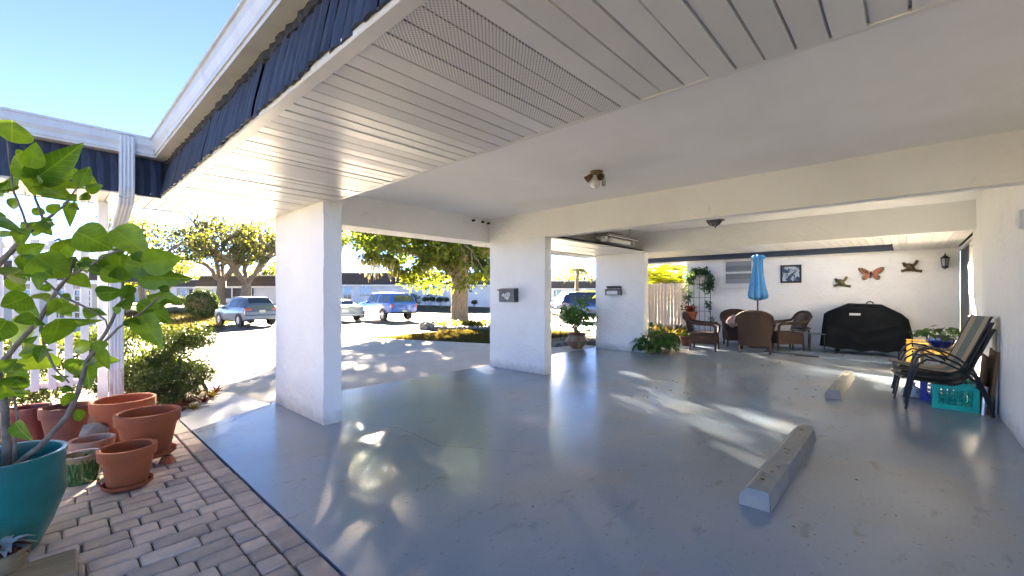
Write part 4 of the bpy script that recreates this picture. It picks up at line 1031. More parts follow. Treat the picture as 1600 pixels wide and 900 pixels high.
FL = thing('strip_light', 'brown-trayed fluorescent strip light under the ceiling of the middle bay', 'lamp', (8.0, 4.40, 2.60))
MB().cbox(-.65, .65, -.14, .14, -.06, 0, .01).build('tray', M('tray_enamel', (.16, .13, .11), .5), FL)
MB().tube([(-.3, 0, -.10), (.45, 0, -.10)], .05, 12).build('tube', m_bulb, FL)
for sg in (1, -1): MB().box(-.6, .6, .10*sg-.005, .10*sg+.005, -.12, -.055, Matrix.Rotation(R(25)*sg, 4, 'X')).build('reflector', m_gutter, FL)
for x in (-.55, .58): MB().cbox(x-.03, x+.03, -.06, .06, -.15, -.055, .006).build('end_cap', m_gutter, FL)

for x in (-.5, .5): MB().tube([(x, 0, -.01), (x, 0, ZC-2.60)], .012, 6).build('hanger', m_gutter, FL)
# mailboxes on the columns
m_mail = M('mailbox_black_enamel', (.05, .055, .06), .4, c2=(.08, .085, .09), scale=10)
m_patch = M('scuffed_white_patch', (.52, .53, .54), .7)
MX = thing('mailbox', 'black wall mailbox with scuffed white oval emblem, lid shut', 'mailbox', onx(798, 461, 5.855))
MB().prism([(0, -.13), (-.12, -.13), (-.12, .09), (-.0, .12)], -.19, .19, 'y').build('box', m_mail, MX)
MB().cbox(-.135, -.0, -.205, .205, .115, .135, .004, Matrix.Rotation(R(-12), 4, 'Y') @ Matrix.Translation((0, 0, -.005))).build('lid', m_mail, MX)
rnd = random.Random(9); pt = MB(); pp = []
for k in range(26):
    a = 2*math.pi*k/26; rr = 1+.28*math.sin(3*a+1)+.2*rnd.uniform(-1, 1); pp.append((-.1225, -.005+.10*rr*math.cos(a), -.012+.058*rr*math.sin(a)))
pt.add(pp, [tuple(range(26))]); pt.build('emblem_patch', m_patch, MX)
for c in (-.035, .02):
    MB().tube([(-.1235, c+.026*math.cos(t*.63), -.005+.022*math.sin(t*.63)) for t in range(11)], .0035, 4).build('emblem_ring', m_black, MX)
MY = thing('mailbox', 'black wall mailbox standing with its lid propped open', 'mailbox', onx(960, 454, 9.715))
MB().prism([(0, -.12), (-.11, -.12), (-.12, .01), (-.105, .035), (-.0, .05)], -.20, .20, 'y').build('box', m_mail, MY)
MB().cbox(-.10, -.02, -.205, .205, .03, .045, .004, Matrix.Translation((0, 0, .02)) @ Matrix.Rotation(R(38), 4, 'Y')).build('lid', m_mail, MY)
MB().cbox(-.125, -.12, -.15, .15, -.10, -.01, .002).build('front_panel', m_gutter, MY)
# rounded fitting on the right-hand wall, cut by the frame
p = ony(1600, 345, -.77)
EM = thing('meter_dome', 'rounded grey utility fitting on the near right-hand wall', 'meter', (p.x-.12, -.77, p.z))
mt = Matrix.Rotation(R(-90), 4, 'X')
MB().lathe([(.09, 0), (.09, .03), (.08, .05), (.04, .065), (.001, .068)], 20, m=mt).build('dome', m_gutter, EM, smooth=True)
MB().lathe([(.10, 0), (.10, .015), (.09, .017)], 20, m=mt).build('ring', m_rim, EM)

# wheel stops
m_stop = M('painted_wheel_stop', (.27, .29, .295), .75, c2=(.36, .345, .30), scale=5, bump=.5, bscale=25)
def stop(label, x0, x1, y0, y1, seed):
    T = thing('wheel_stop', label, 'wheel stop', ((x0+x1)/2, (y0+y1)/2, 0)); L = (x1-x0)/2; w = (y1-y0)/2; r = random.Random(seed); mb = MB()
    prof = [(-w, 0), (w, 0), (w, .07), (w*.45, .125), (-w*.62, .125), (-w*.85, .11)]; rows = []
    for i in range(25):
        x = -L+2*L*i/24; rows.append([(x+r.uniform(-.003, .003), a+r.uniform(-.004, .004), max(0, b+r.uniform(-.004, .003))) for a, b in prof+prof[:1]])
    mb.grid(rows); n = len(prof); mb.add([p for p in rows[0][:n]], [tuple(range(n))]); mb.add([p for p in rows[-1][:n]], [tuple(reversed(range(n)))])
    mb.build('block', m_stop, T)
    for x in (-L*.78, L*.8): MB().lathe([(.001, .128), (.014, .129), (.016, .124)], 8, c=(x, 0, 0)).build('bolt', m_rusty, T)
    for i in range(9):                          # chips where the paint has gone
        x = r.uniform(-L*.9, L*.6); y = r.uniform(-w*.4, w*.3); s = r.uniform(.008, .02); pts = []
        for k in range(7): a = 6.283*k/7; pts.append((x+s*1.6*r.uniform(.5, 1.2)*math.cos(a), y+s*r.uniform(.4, 1.1)*math.sin(a), .1305))
        MB().add(pts, [tuple(range(7))]).build('chip', m_rock, T)
stop('worn grey wheel stop on the bare floor, chipped along its top', 3.14, 5.0, .645, .83, 1)
stop('worn grey wheel stop lying between grill and stacked chairs', 7.12, 9.05, .65, .825, 2)
# ------------------------------------------------------------------ grill under its cover
GU = 12.85; gc = onx(1355, 500, GU).y
GR = thing('covered_grill', 'barbecue grill under a black fitted cover with small white logo', 'grill', (GU, gc, 0))
yl = onx(1289, 500, GU).y-gc; yr = onx(1420, 500, GU).y-gc
def gtop(t):                                     # t 0..1 from the left end to the right end
    k = [(0, .94), (.04, .99), (.30, 1.19), (.70, 1.17), (.93, .96), (1, .84)]
    for (a, za), (b, zb) in zip(k, k[1:]):
        if t <= b: return za+(zb-za)*(t-a)/(b-a)
    return k[-1][1]
rows = []; N = 48; Mv = 30
for j in range(N+1):
    t = j/N; y = yl+(yr-yl)*t; h = gtop(t); row = []
    zb = .17-.05*math.sin(math.pi*t)+.015*math.sin(t*23)
    for i in range(Mv+1):
        s = i/Mv                                  # 0 front hem .. .55 front shoulder .. .7 top .. 1 back
        if s < .55:
            q = s/.55; z = zb+(h-.12-zb)*q; fold = .030*math.sin(t*19+q*2.2)*(1-q)**1.2+.05*math.exp(-((q-.22-2.0*(t-.52)**2)/.09)**2)*math.sin(math.pi*t)+.035*math.exp(-((q-.50-1.5*(t-.45)**2)/.08)**2)*math.sin(math.pi*t)-.03*math.exp(-((q-.36-1.8*(t-.5)**2)/.07)**2)
            u = -.33-fold-.05*(1-q)
        elif s < .62: q = (s-.55)/.07; z = h-.12+.10*q; u = -.33+.06*q
        elif s < .85: q = (s-.62)/.23; z = h-.02+.02*math.sin(math.pi*q); u = -.27+.50*q
        else: q = (s-.85)/.15; z = h-(h-.25)*q; u = .25+.05*q
        e = min(t, 1-t); 
        if e < .06: u *= .80+.2*math.sqrt(e/.06)
        flare = (.07*(1-min(1, s/.55)) if s < .55 else 0)
        row.append((u, y+(flare*1.0 if t > .5 else -flare)*abs(2*t-1)**3*-1*1.0 if False else y-(flare*abs(2*t-1)**3 if t > .5 else -flare*abs(2*t-1)**3), z))
    rows.append(row)
mb = MB(); mb.grid(rows)
for rw in (rows[0], rows[-1]):
    n = len(rw); c = (0, rw[0][1], .5); mb.add(rw+[c], [(i, i+1, n) for i in range(n-1)])
mb.build('cover', m_cover, GR, smooth=True, sharp=55)
MB().tube([(-.05, -.05+.06*math.cos(a*.35), gtop(.5)-.0+.05*math.sin(a*.35)) for a in range(10)], .012, 6).build('handle_loop', m_cover, GR)
zl = onx(1336, 491, GU-.35); MB().cbox(-.382, -.376, zl.y-gc-.10, zl.y-gc+.10, zl.z-.025, zl.z+.025, .001).build('logo_label', M('logo_white', (.6, .6, .62), .6), GR)
for y in (-.55, .55): 
    for x in (-.2, .2):
        MB().lathe([(.02, -.02), (.055, -.025), (.06, 0), (.055, .025), (.02, .02)], 14, c=(0, 0, 0), m=Matrix.Translation((x, y, .06)) @ Matrix.Rotation(R(90), 4, 'X')).build('caster', m_rubber, GR)
        MB().box(x-.025, x+.025, y-.025, y+.025, .10, .35).build('leg', m_black, GR)
p = onz(1398, 556)
BK = thing('plastic_bucket', 'pale green bucket with white rim foot standing under the grill cover', 'bucket', (p.x+.05, p.y, 0))
MB().lathe([(.14, 0), (.16, .02), (.165, .10)], 20).build('foot', M('milk_white_plastic', (.6, .62, .58), .4), BK, smooth=True)
MB().lathe([(.15, .10), (.16, .24), (.17, .25), (.155, .25), (.0, .245)], 20).build('tub', M('pale_green_plastic', (.25, .36, .32), .4), BK, smooth=True)

# ------------------------------------------------------------------ wicker chairs round the umbrella table
WK = 'wicker chairs round the umbrella table'
def wicker(label, x, y, rz, openback=True, s=1.0):
    """front of the seat towards +x"""
    T = thing('wicker_chair', label, 'chair', (x, y, 0), rz, WK, s)
    MB().cbox(-.27, .27, -.27, .27, .34, .41, .02).build('seat', m_wicker, T)
    MB().cbox(-.25, .25, -.24, .24, .41, .455, .02).build('cushion', M('seat_cushion_tan', (.26, .19, .12), .8), T) if False else None
    ap = MB()
    for i in range(9):
        pass
    sk = MB(); path = [(.27, -.27), (.27, .27), (-.27, .27), (-.27, -.27), (.27, -.27)]
    rows = [[(a*1.0, b*1.0, z) for a, b in path] for z in (.16, .36)]; sk.grid(rows); sk.build('skirt', m_wicker, T)
    for a in (-.25, .25):
        for b in (-.25, .25): MB().tube([(a, b, .36), (a*1.08, b*1.08, .0)], [.024, .018], 8).build('leg', m_wicker, T)
    n = 13; w = .29; bk = []
    for i in range(n):
        t = -1+2*i/(n-1); bk.append((t*w, -.27-.03*(1-t*t), .86-.10*abs(t)**3, -.40-.04*(1-t*t)))   # y, x low, top z, x top
    rail = MB().tube([(q[3], q[0]*1.06, q[2]) for q in bk], .026, 8)
    for sg in (1, -1):
        rail.tube([(bk[0][3], sg*w*1.06, bk[0][2]), (-.33, sg*.325, .66), (-.10, sg*.335, .62), (.22, sg*.335, .61), (.28, sg*.33, .56), (.27, sg*.29, .40)], [.026, .028, .032, .034, .03, .024], 8)
    rail.build('arm_rail', m_wicker, T)
    if openback:
        we = MB()
        for i in range(1, 24):
            t = -1+2*i/24; xl = -.27-.03*(1-t*t); xt = -.40-.04*(1-t*t); zt = .86-.10*abs(t)**3; we.tube([(xl, t*w, .42), (xt, t*w*1.05, zt)], .0055, 4, cap=False)
        for k in range(1, 17):
            f = k/17; we.tube([(-.27-.03*(1-t*t)+f*(-.13-.01*(1-t*t)), t*w*(1+.05*f), .42+f*(.44-.10*abs(t)**3)) for t in [-1+2*i/10 for i in range(11)]], .0055, 4, cap=False)
        o = we.build('back_weave', m_wicker, T); o['kind'] = 'stuff'
    else:
        rows = []
        for f in (0, .33, .66, 1):
            rows.append([(-.27-.03*(1-t*t)+f*(-.13-.01*(1-t*t)), t*w*(1+.05*f), .16+f*(.70-.10*abs(t)**3)) for t in [-1+2*i/12 for i in range(13)]])
        MB().grid(rows).build('back_weave', m_wicker, T)
    for sg in (1, -1):
        rows = [[(x_, sg*.30, z) for x_ in (-.29, -.1, .1, .26)] for z in (.36, .60)]; MB().grid(rows).build('arm_panel', m_wicker, T) if not openback else None
    return T
def pz(x, y): return onz(x, y, 0)
a = pz(1095, 548); wicker('brown wicker armchair turned side-on next to the vine trellis', a.x+.25, a.y, R(-80), True, 1.08)
a = pz(1147, 543); wicker('dark wicker armchair standing against the patio wall behind the table', a.x+.35, a.y, R(-155), False, 1.12)
a = pz(1176, 552); wicker('brown wicker armchair with solid woven back and skirt, turned to face the wall', a.x+.25, a.y, R(10), False, 1.16)
a = pz(1222, 548); wicker('wicker armchair with open lattice back next to the nested metal tables', a.x+.25, a.y, R(128), True, 1.12)
a = pz(1184, 546)
UP_ = thing('patio_umbrella', 'closed sky-blue patio umbrella on dark pole in the middle of the chairs', 'umbrella', (a.x+.35, a.y+.08, 0))
MB().tube([(0, 0, 0), (0, 0, 2.42)], .02, 10).build('pole', m_black, UP_)
MB().lathe([(.001, .06), (.03, .058), (.22, .03), (.23, 0)], 20).build('base', m_black, UP_)
def folds(an, z): return 1+.24*math.sin(an*8)+.08*math.sin(an*3+z*5)
MB().lathe([(.03, 2.43), (.09, 2.42), (.135, 2.38), (.145, 2.34), (.10, 2.30), (.095, 2.2), (.12, 1.9), (.16, 1.6), (.195, 1.38), (.185, 1.30), (.12, 1.26), (.05, 1.25)], 48, fn=folds).build('canopy', m_umb, UP_, smooth=True, sharp=0)
for k in range(8):
    t = 6.283*k/8; MB().tube([(.05*math.cos(t), .05*math.sin(t), 1.24), (.16*math.cos(t), .16*math.sin(t), 1.29)], .008, 5).build('rib', m_black, UP_)
TB = thing('patio_table', 'round dark wicker table under the blue umbrella', 'table', UP_.location)
MB().lathe([(.03, .70), (.5, .70), (.52, .685), (.5, .67), (.03, .67)], 28).build('top', m_wicker, TB)
for k in range(4): t = .785+k*1.571; MB().tube([(.36*math.cos(t), .36*math.sin(t), .67), (.42*math.cos(t), .42*math.sin(t), 0)], .022, 8).build('leg', m_wicker, TB)
m_pink = M('printed_cushion', (.42, .24, .22), .9, c2=(.18, .20, .24), scale=10)
CU = MB(); CU.lathe([(.001, -.11), (.12, -.09), (.17, 0), (.12, .09), (.001, .11)], 16, fn=lambda an, z: 1+.12*math.cos(4*an)); o = CU.build('cushion', m_pink, smooth=True, sharp=0); a = dep(1146, 502, 11.2); o.location = (a.x, a.y, a.z); o.rotation_euler = (0, 1.2, .6); tag(o, 'small pink and grey printed cushion propped on the wicker chair arm', 'cushion')
# nested metal tables
def curl_table(label, x, y, h, w, rz):
    T = thing('side_table', label, 'table', (x, y, 0), rz, 'nested metal side tables')
    MB().cbox(-w/2, w/2, -w/2, w/2, h-.02, h, .006).build('top', M('slate_table_top', (.10, .12, .13), .4) if 'slate_table_top' not in MATS else MATS['slate_table_top'], T)
    for a in (-1, 1):
        for b in (-1, 1):
            MB().tube([(a*w*.42+a*.05*math.sin(t*math.pi*2), b*w*.42, h-.02-(h-.02)*t) for t in [i/10 for i in range(11)]], .010, 6).build('leg', m_black, T)
    return T
a = pz(1258, 549); curl_table('taller curved-leg metal table holding a dark bird figure', a.x+.2, a.y+.12, .52, .40, R(5)); b1 = Vector((a.x+.2, a.y+.12, .52))
a = pz(1275, 552); curl_table('shorter curved-leg metal table half under its taller twin', a.x+.18, a.y, .46, .34, R(5))
BD = thing('bird_figure', 'small dark bird figure with long tail on the taller metal table', 'figurine', b1)
MB().tube([(0, .14, .02), (0, .06, .05), (0, -.02, .06), (0, -.10, .05), (0, -.22, .035)], [.015, .04, .05, .035, .008], 10).build('body', m_mail, BD, smooth=True, sharp=0)
MB().lathe([(.001, -.03), (.026, -.015), (.03, 0), (.02, .022), (.001, .03)], 10, c=(0, .12, .075)).build('head', m_mail, BD, smooth=True)
a = pz(1195, 550); b = pz(1268, 557)
o = MB().prism([(0, -.05), (.5, -.09), (.95, -.13), (1.12, -.05), (1.1, .03), (.8, .07), (.4, .05), (0, .05)], 0, .025).build('floor_strip', m_black); o.location = (a.x, a.y, 0); o.rotation_euler = (0, 0, math.atan2(b.y-a.y, b.x-a.x)); tag(o, 'flat black shape lying on the floor in front of the lattice-backed chair', 'board')  # thin near-black outline laid flat on the floor

# ------------------------------------------------------------------ plants at the end of the patio
def leaf_shape(L, W, mat, name='leaf', n=7, fold=.18, droop=.25, heart=True):
    rows = []
    for i in range(n):
        t = i/(n-1); w = W*.5*(math.sin(math.pi*min(1, max(0, t*.985+.015))**.62)**.85 if heart else math.sin(math.pi*t)**.8) + .0015
        z = -droop*L*t*t; rows.append([(L*t, -w, z+fold*w+.0), (L*t, -w*.5, z+fold*w*.4), (L*t, 0, z), (L*t, w*.5, z+fold*w*.4), (L*t, w, z+fold*w)])
    mb = MB(); mb.grid(rows); return mb.mesh(name, mat, True, 0)
a = pz(1026, 551)
LB = thing('leafy_plant', 'lush broad-leaved green plant spilling onto the floor beside the third column', 'plant', (a.x+.15, a.y+.12, 0)); rnd = random.Random(14)
lm = [leaf_shape(.15, .12, m_pot_leaf), leaf_shape(.12, .11, m_pot_leaf)]
st_ = MB()
for i in range(290):
    t = rnd.uniform(0, 6.28); q = math.sqrt(rnd.random())*.55; z = rnd.uniform(.1, 1)*(.74-q*.7)+.03; p = Vector((q*math.cos(t)*.9, q*math.sin(t), max(.05, z)))
    o = link('leaf', lm[i % 2], LB, loc=p, rot=(rnd.uniform(-.5, .5), rnd.uniform(-.2, .9), t+rnd.uniform(-.7, .7)))
    if i % 3 == 0: st_.tube([(0, 0, 0), p*.5+Vector((0, 0, .05)), p], .006, 4)
st_.build('stem', m_twig, LB)
def pot(name, label, loc, r, h, mat, rim=True, saucer=False, n=36, group=None, cat='pot', soil=True, thick=.02, base=.66, belly=0, feet=False, lift=0, inside=None):
    T = thing(name, label, cat, loc, 0, group); z0 = lift; rb = r*base
    if rim: prof = [(rb*.6, z0), (rb, z0), (rb+(r*.90-rb)*.5+belly, z0+h*.38), (r*.90, z0+h*.74), (r*.985, z0+h*.745), (r*1.0, z0+h*.76), (r*1.02, z0+h*.97), (r*1.01, z0+h), (r*1.0-thick*.8, z0+h*1.003), (r*.98-thick, z0+h*.985), (r*.97-thick, z0+h*.80), (r*.82, z0+h*.70), (r*.5, z0+h*.16)]
    else: prof = [(rb*.6, z0), (rb, z0), (rb+(r-rb)*.35+belly*.6, z0+h*.25), (rb+(r-rb)*.68+belly, z0+h*.55), (r*.965, z0+h*.85), (r, z0+h*.985), (r*.995, z0+h), (r-thick, z0+h*.995), (r*.95-thick, z0+h*.8), (r*.8-thick, z0+h*.5)]
    MB().lathe(prof, n).build('body', mat, T, smooth=True, sharp=35)
    if soil: MB().lathe([(.001, z0+h*(.58 if rim else .6)), (r*.9-thick, z0+h*(.58 if rim else .6))], n).build('soil', inside or M('dry_soil', (.09, .06, .04), .95, c2=(.05, .035, .025), scale=30, bump=1, bscale=60) if 'dry_soil' not in MATS else (inside or MATS['dry_soil']), T)
    if saucer:
        MB().lathe([(.001, max(0, z0-.004)), (rb*1.12, max(0, z0-.004)), (rb*1.3, z0+.012), (rb*1.34, z0+.035), (rb*1.28, z0+.035), (rb*1.15, z0+.012)], n).build('saucer', mat, T, smooth=True)
    return T
a = pz(1070, 541)
T = pot('potted_plant', 'small terracotta pot with bright green tufted plant beside the left wicker chair', (a.x+.1, a.y, 0), .17, .27, m_terra_d, cat='pot plant')
link('foliage', rosette(46, .26, .035, 3, leafmat('tuft_green', (.05, .13, .03), (.13, .24, .07), .3), up=1.8, curl=.4), T, loc=(0, 0, .22))
a = onx(1079, 497, 12.7)
T = pot('potted_plant', 'pink terracotta pot of dark red bromeliads raised on a stand before the fence', (a.x, a.y, a.z-.05), .19, .24, m_terra, cat='pot plant'); hst = a.z-.05
link('foliage', rosette(34, .42, .06, 5, m_brom_r, up=2.0, curl=.35), T, loc=(0, 0, .2))
ST = thing('plant_stand', 'dark iron stand under the red bromeliad pot', 'stand', (a.x, a.y, 0))
MB().lathe([(.001, hst-.02), (.16, hst-.02), (.16, hst), (.001, hst)], 16).build('top', m_black, ST)
for k in range(3): t = k*2.094; MB().tube([(.14*math.cos(t), .14*math.sin(t), hst-.02), (.06*math.cos(t), .06*math.sin(t), hst*.5), (.17*math.cos(t), .17*math.sin(t), 0)], .011, 6).build('leg', m_black, ST)
rnd = random.Random(21); RBY = [rosette(30, .60, .06, 50+i, m_brom, up=2.2, curl=.4) for i in range(3)]
for i, (x, u) in enumerate(((1022, 12.4), (1035, 12.9), (1045, 12.3), (1052, 12.8), (1062, 12.6), (1030, 12.2), (1058, 13.1))):
    a = onx(x, 530, u); T = thing('bromeliad_plant', 'tall yellow-bronze bromeliad growing in front of the slat fence', 'plant', (u, a.y, rnd.uniform(0, .25)*0), rnd.uniform(0, 6), 'yellow bromeliads by the slat fence', rnd.uniform(1.1, 1.5)); link('foliage', RBY[i % 3], T)
# trellis and vine
TR = thing('vine_trellis', 'thin arched metal trellis with green vine beside the patio wall end', 'trellis', (13.15, onx(1093, 480, 13.15).y, 0))
ya = onx(1076, 480, 13.15).y-TR.location.y; yb = onx(1110, 480, 13.15).y-TR.location.y
arc = [(0, ya, 0)]+[(0, (ya+yb)/2+(ya-yb)/2*math.cos(t*math.pi/10), 1.75+.35*math.sin(t*math.pi/10)) for t in range(11)]+[(0, yb, 0)]
MB().tube(arc, .009, 6).build('hoop', m_black, TR)
for k in range(1, 4): y = ya+(yb-ya)*k/4; MB().tube([(0, y, 0), (0, y, 2.0)], .006, 5).build('bar', m_black, TR)
for z in (.5, .9, 1.3, 1.7): MB().tube([(0, ya, z), (0, yb, z)], .006, 5).build('bar', m_black, TR)
cl = [((rnd.uniform(-.05, .05), p[1]+rnd.uniform(-.06, .06), p[2]), (.09, .10, .10), 26) for p in arc[1:-1] for _ in range(2)]
cl += [((0, ya+rnd.uniform(-.1, .12), rnd.uniform(.5, 1.9)), (.1, .12, .14), 30) for _ in range(10)]+[((0, yb+rnd.uniform(-.05, .1), rnd.uniform(.6, 1.8)), (.07, .09, .14), 24) for _ in range(8)]+[((0, rnd.uniform(yb, ya), rnd.uniform(1.5, 2.1)), (.08, .1, .1), 22) for _ in range(8)]
link('vine', leaf_mesh('vine', cl, .085, m_vine, 7), TR)
# painted round pot with shrub by the third column
a = pz(908, 544)
RP = pot('painted_pot', 'round maroon and green painted pot holding a leafy shrub beside the third column', (a.x-.05, a.y+.1, 0), .22, .36, M('painted_glaze', (.20, .08, .07), .35, c2=(.16, .19, .12), scale=5, lo=.42, hi=.56), rim=False, base=.6, belly=.10, cat='pot plant')
MB().lathe([(.23, .35), (.25, .37), (.24, .385), (.2, .375)], 28).build('lip', m_maroon, RP, smooth=True)
mb = MB(); rnd = random.Random(31); cl = []
for i in range(14):
    t = rnd.uniform(0, 6.28); q = rnd.uniform(.05, .45); e = Vector((q*math.cos(t), q*math.sin(t), rnd.uniform(.7, 1.25))); mb.tube(wander((0, 0, .3), e, 4, rnd, .05), [.014, .012, .01, .008, .004], 5); cl.append((e, (.17, .17, .12), 34)); cl.append((e*.8, (.14, .14, .1), 18))
mb.build('stem', m_twig, RP); link('foliage', leaf_mesh('foliage', cl, .10, m_pot_leaf, 3), RP)
# path light
a = foot(876, 13.4); PL = thing('path_light', 'thin black path light standing in the dry grass', 'path light', a)
MB().tube([(0, 0, 0), (0, 0, .45)], .012, 8).build('stake', m_black, PL); MB().lathe([(.001, .53), (.09, .47), (.10, .455), (.03, .45), (.02, .40)], 14).build('cap', m_black, PL)

# ------------------------------------------------------------------ stacked sling chairs, crates, boards, pots by the right-hand wall
def sling_chair(label, z, dy, s=1.0):
    T = thing('sling_chair', label, 'chair', (7.13, -.0+dy, z), R(12), 'stacked sling chairs')
    w = .56
    side = [(.02, 0), (-.02, .22), (-.06, .45), (-.10, .56), (-.17, .615), (-.30, .60), (-.45, .52), (-.58, .40), (-.66, .22), (-.735, 0)]
    for x in (0, w):
        MB().tube([(x, a, b) for a, b in side], .012, 8).build('arm_leg', m_black, T)
    prof = [(.05, .385), (.035, .40), (-.1, .375), (-.25, .35), (-.40, .34), (-.47, .37), (-.52, .45), (-.62, .70), (-.735, 1.0), (-.75, 1.01)]
    for nm, x0, x1, mt, o in (('sling', .02, .17, m_sling, 0), ('stripe', .17, .39, m_sling_g, 0.0), ('sling', .39, .54, m_sling, 0)):
        rows = [[(x, a, b-.012*math.sin(math.pi*x/w)) for x in (x0, (x0+x1)/2, x1)] for a, b in prof]
        rows2 = [[(p[0], p[1]+.002, p[2]-.012) for p in r] for r in rows]
        mb = MB(); mb.grid(rows); mb.grid(list(reversed(rows2))); mb.build(nm, mt, T, smooth=True, sharp=60)
    for x in (.012, w-.012): MB().tube([(x, a, b-.012) for a, b in prof], .012, 8).build('side_rail', m_black, T)
    MB().tube([(0, -.64, .30), (w, -.64, .30)], .010, 6).build('cross_bar', m_black, T)
    return T
sling_chair('lowest sling patio chair of the stack, legs on the floor', 0, 0)
sling_chair('middle sling patio chair of the stack by the wall', .07, .012)
sling_chair('top sling patio chair of the stack, taupe with slate stripe', .14, .022)
def crate(label, x0, x1, y0, y1, h, mat, rz=0):
    T = thing('milk_crate', label, 'crate', (x0, y0, 0), rz); X = x1-x0; Y = y1-y0
    MB().box(.01, X-.01, .01, Y-.01, .012, .024).build('floor', mat, T)
    for nm, horiz in (('side', True), ('side', False)):
        for k in (0, 1):
            L = Y if horiz else X; mb = MB(); 
            def q(a, b, t):                         # a along the side, b up, t through
                return (t if not k else X-t, a, b) if horiz else (a, t if not k else Y-t, b)
            def bar(a0, b0, a1, b1, w, t1=.014):
                d = Vector((a1-a0, b1-b0)); d.normalize(); n = Vector((-d.y, d.x))*w/2; P = [(a0-n.x, b0-n.y), (a1-n.x, b1-n.y), (a1+n.x, b1+n.y), (a0+n.x, b0+n.y)]
                v = [q(*p, 0) for p in P]+[q(*p, t1) for p in P]; mb.add(v, [(0, 1, 2, 3), (7, 6, 5, 4), (0, 4, 5, 1), (1, 5, 6, 2), (2, 6, 7, 3), (3, 7, 4, 0)])
            e = 0.0 if horiz else .015
            bar(e, .03, L-e, .03, .06); bar(e, h-.045, L-e, h-.045, .09, .013)
            bar(e+.03, .06, e+.03, h-.09, .06, .012); bar(L-e-.03, .06, L-e-.03, h-.09, .06, .012)
            n = 5
            for i in range(n+1):
                a = .06+e+(L-.12-2*e)*i/n; bar(a, .06, a, h-.09, .012, .013)
            for i in range(n):
                a0 = .06+e+(L-.12-2*e)*i/n; a1 = .06+e+(L-.12-2*e)*(i+1)/n; m = 3
                for j in range(m):
                    b0 = .06+(h-.15)*j/m; b1 = .06+(h-.15)*(j+1)/m; bar(a0, b0, a1, b1, .009, .008); bar(a0, b1, a1, b0, .009, .007)
            # back panel a little inside so the lattice reads against it
            mb.build(nm, mat, T)
    return T
m_tealc = M('teal_crate_plastic', (.0, .62, .47), .35, c2=(.0, .55, .42), scale=5)
m_bluec = M('blue_crate_plastic', (.03, .05, .42), .35)
crate('teal plastic milk crate with lattice sides under the stacked chairs', 7.43, 7.80, -.62, -.22, .33, m_tealc)
crate('royal blue plastic milk crate behind the teal one', 7.83, 8.2, -.52, -.12, .33, m_bluec)
PB_ = MB().lathe([(.001, 0), (.09, .01), (.11, .06), (.08, .13), (.03, .16), (.04, .2), (.001, .2)], 18, fn=lambda an, z: 1+.15*math.sin(5*an+z*30)).build('plastic_bag', M('white_plastic_film', (.6, .6, .62), .35), smooth=True); PB_.location = (8.0, -.04, 0); tag(PB_, 'crumpled white plastic bag on the floor beside the blue crate', 'bag')
def board(name, label, x0, x1, h, th, lean, mat, y=-.6, cat='cardboard'):
    o = MB().cbox(0, x1-x0, 0, th, 0, h, .004).build(name, mat); o.location = (x0, y, 0); o.rotation_euler = (R(lean), 0, 0); tag(o, label, cat); return o
board('cardboard_sheet', 'tall brown flattened cardboard box leaning on the right-hand wall', 7.36, 7.92, .74, .03, 5, m_card, -.71)
board('cardboard_sheet', 'shorter brown cardboard piece leaning in front of the taller sheet', 7.55, 7.97, .66, .02, 4, m_card, -.655)
board('grey_panel', 'slim grey board standing against the wall behind the cardboard', 7.40, 7.75, .98, .02, 1, m_gutter, -.755, 'board')
PP = MB().tube([(0, 0, 0), (.02, -.02, .33)], .022, 10).build('pipe_offcut', m_rim, smooth=True); PP.location = (7.34, -.64, 0); tag(PP, 'short grey pipe standing behind the teal crate', 'pipe')
# blue pot on its table
ta = onx(1470, 543, 8.75)
TT = thing('plant_table', 'small weathered wooden table carrying the cobalt blue pot', 'table', (ta.x, ta.y, 0)); zt = ta.z
for k in range(4): MB().cbox(-.24, .24, -.24+k*.121, -.24+k*.121+.115, zt-.025, zt, .005).build('board', m_wood, TT)
for a in (-.2, .2):
    for b in (-.2, .2): MB().cbox(a-.02, a+.02, b-.02, b+.02, 0, zt-.026, .004).build('leg', m_wood, TT)
m_cob = M('cobalt_glaze', (.012, .03, .20), .15, coat=1)
BP = pot('blue_pot', 'cobalt blue glazed bowl with bushy green plant on the wooden table', (ta.x, ta.y, zt), .155, .17, m_cob, rim=False, base=.5, belly=.03, cat='pot plant')
rnd = random.Random(41); lm2 = [leaf_shape(.10, .08, m_vine), leaf_shape(.085, .07, m_pot_leaf)]
for i in range(80):
    t = rnd.uniform(0, 6.28); q = math.sqrt(rnd.random())*.27; p = Vector((q*math.cos(t), q*math.sin(t), .17+.13*(1-q/.27)+rnd.uniform(-.03, .05))); link('leaf', lm2[i % 5 == 0], BP, loc=p, rot=(rnd.uniform(-.5, .5), rnd.uniform(-.3, .8), t))
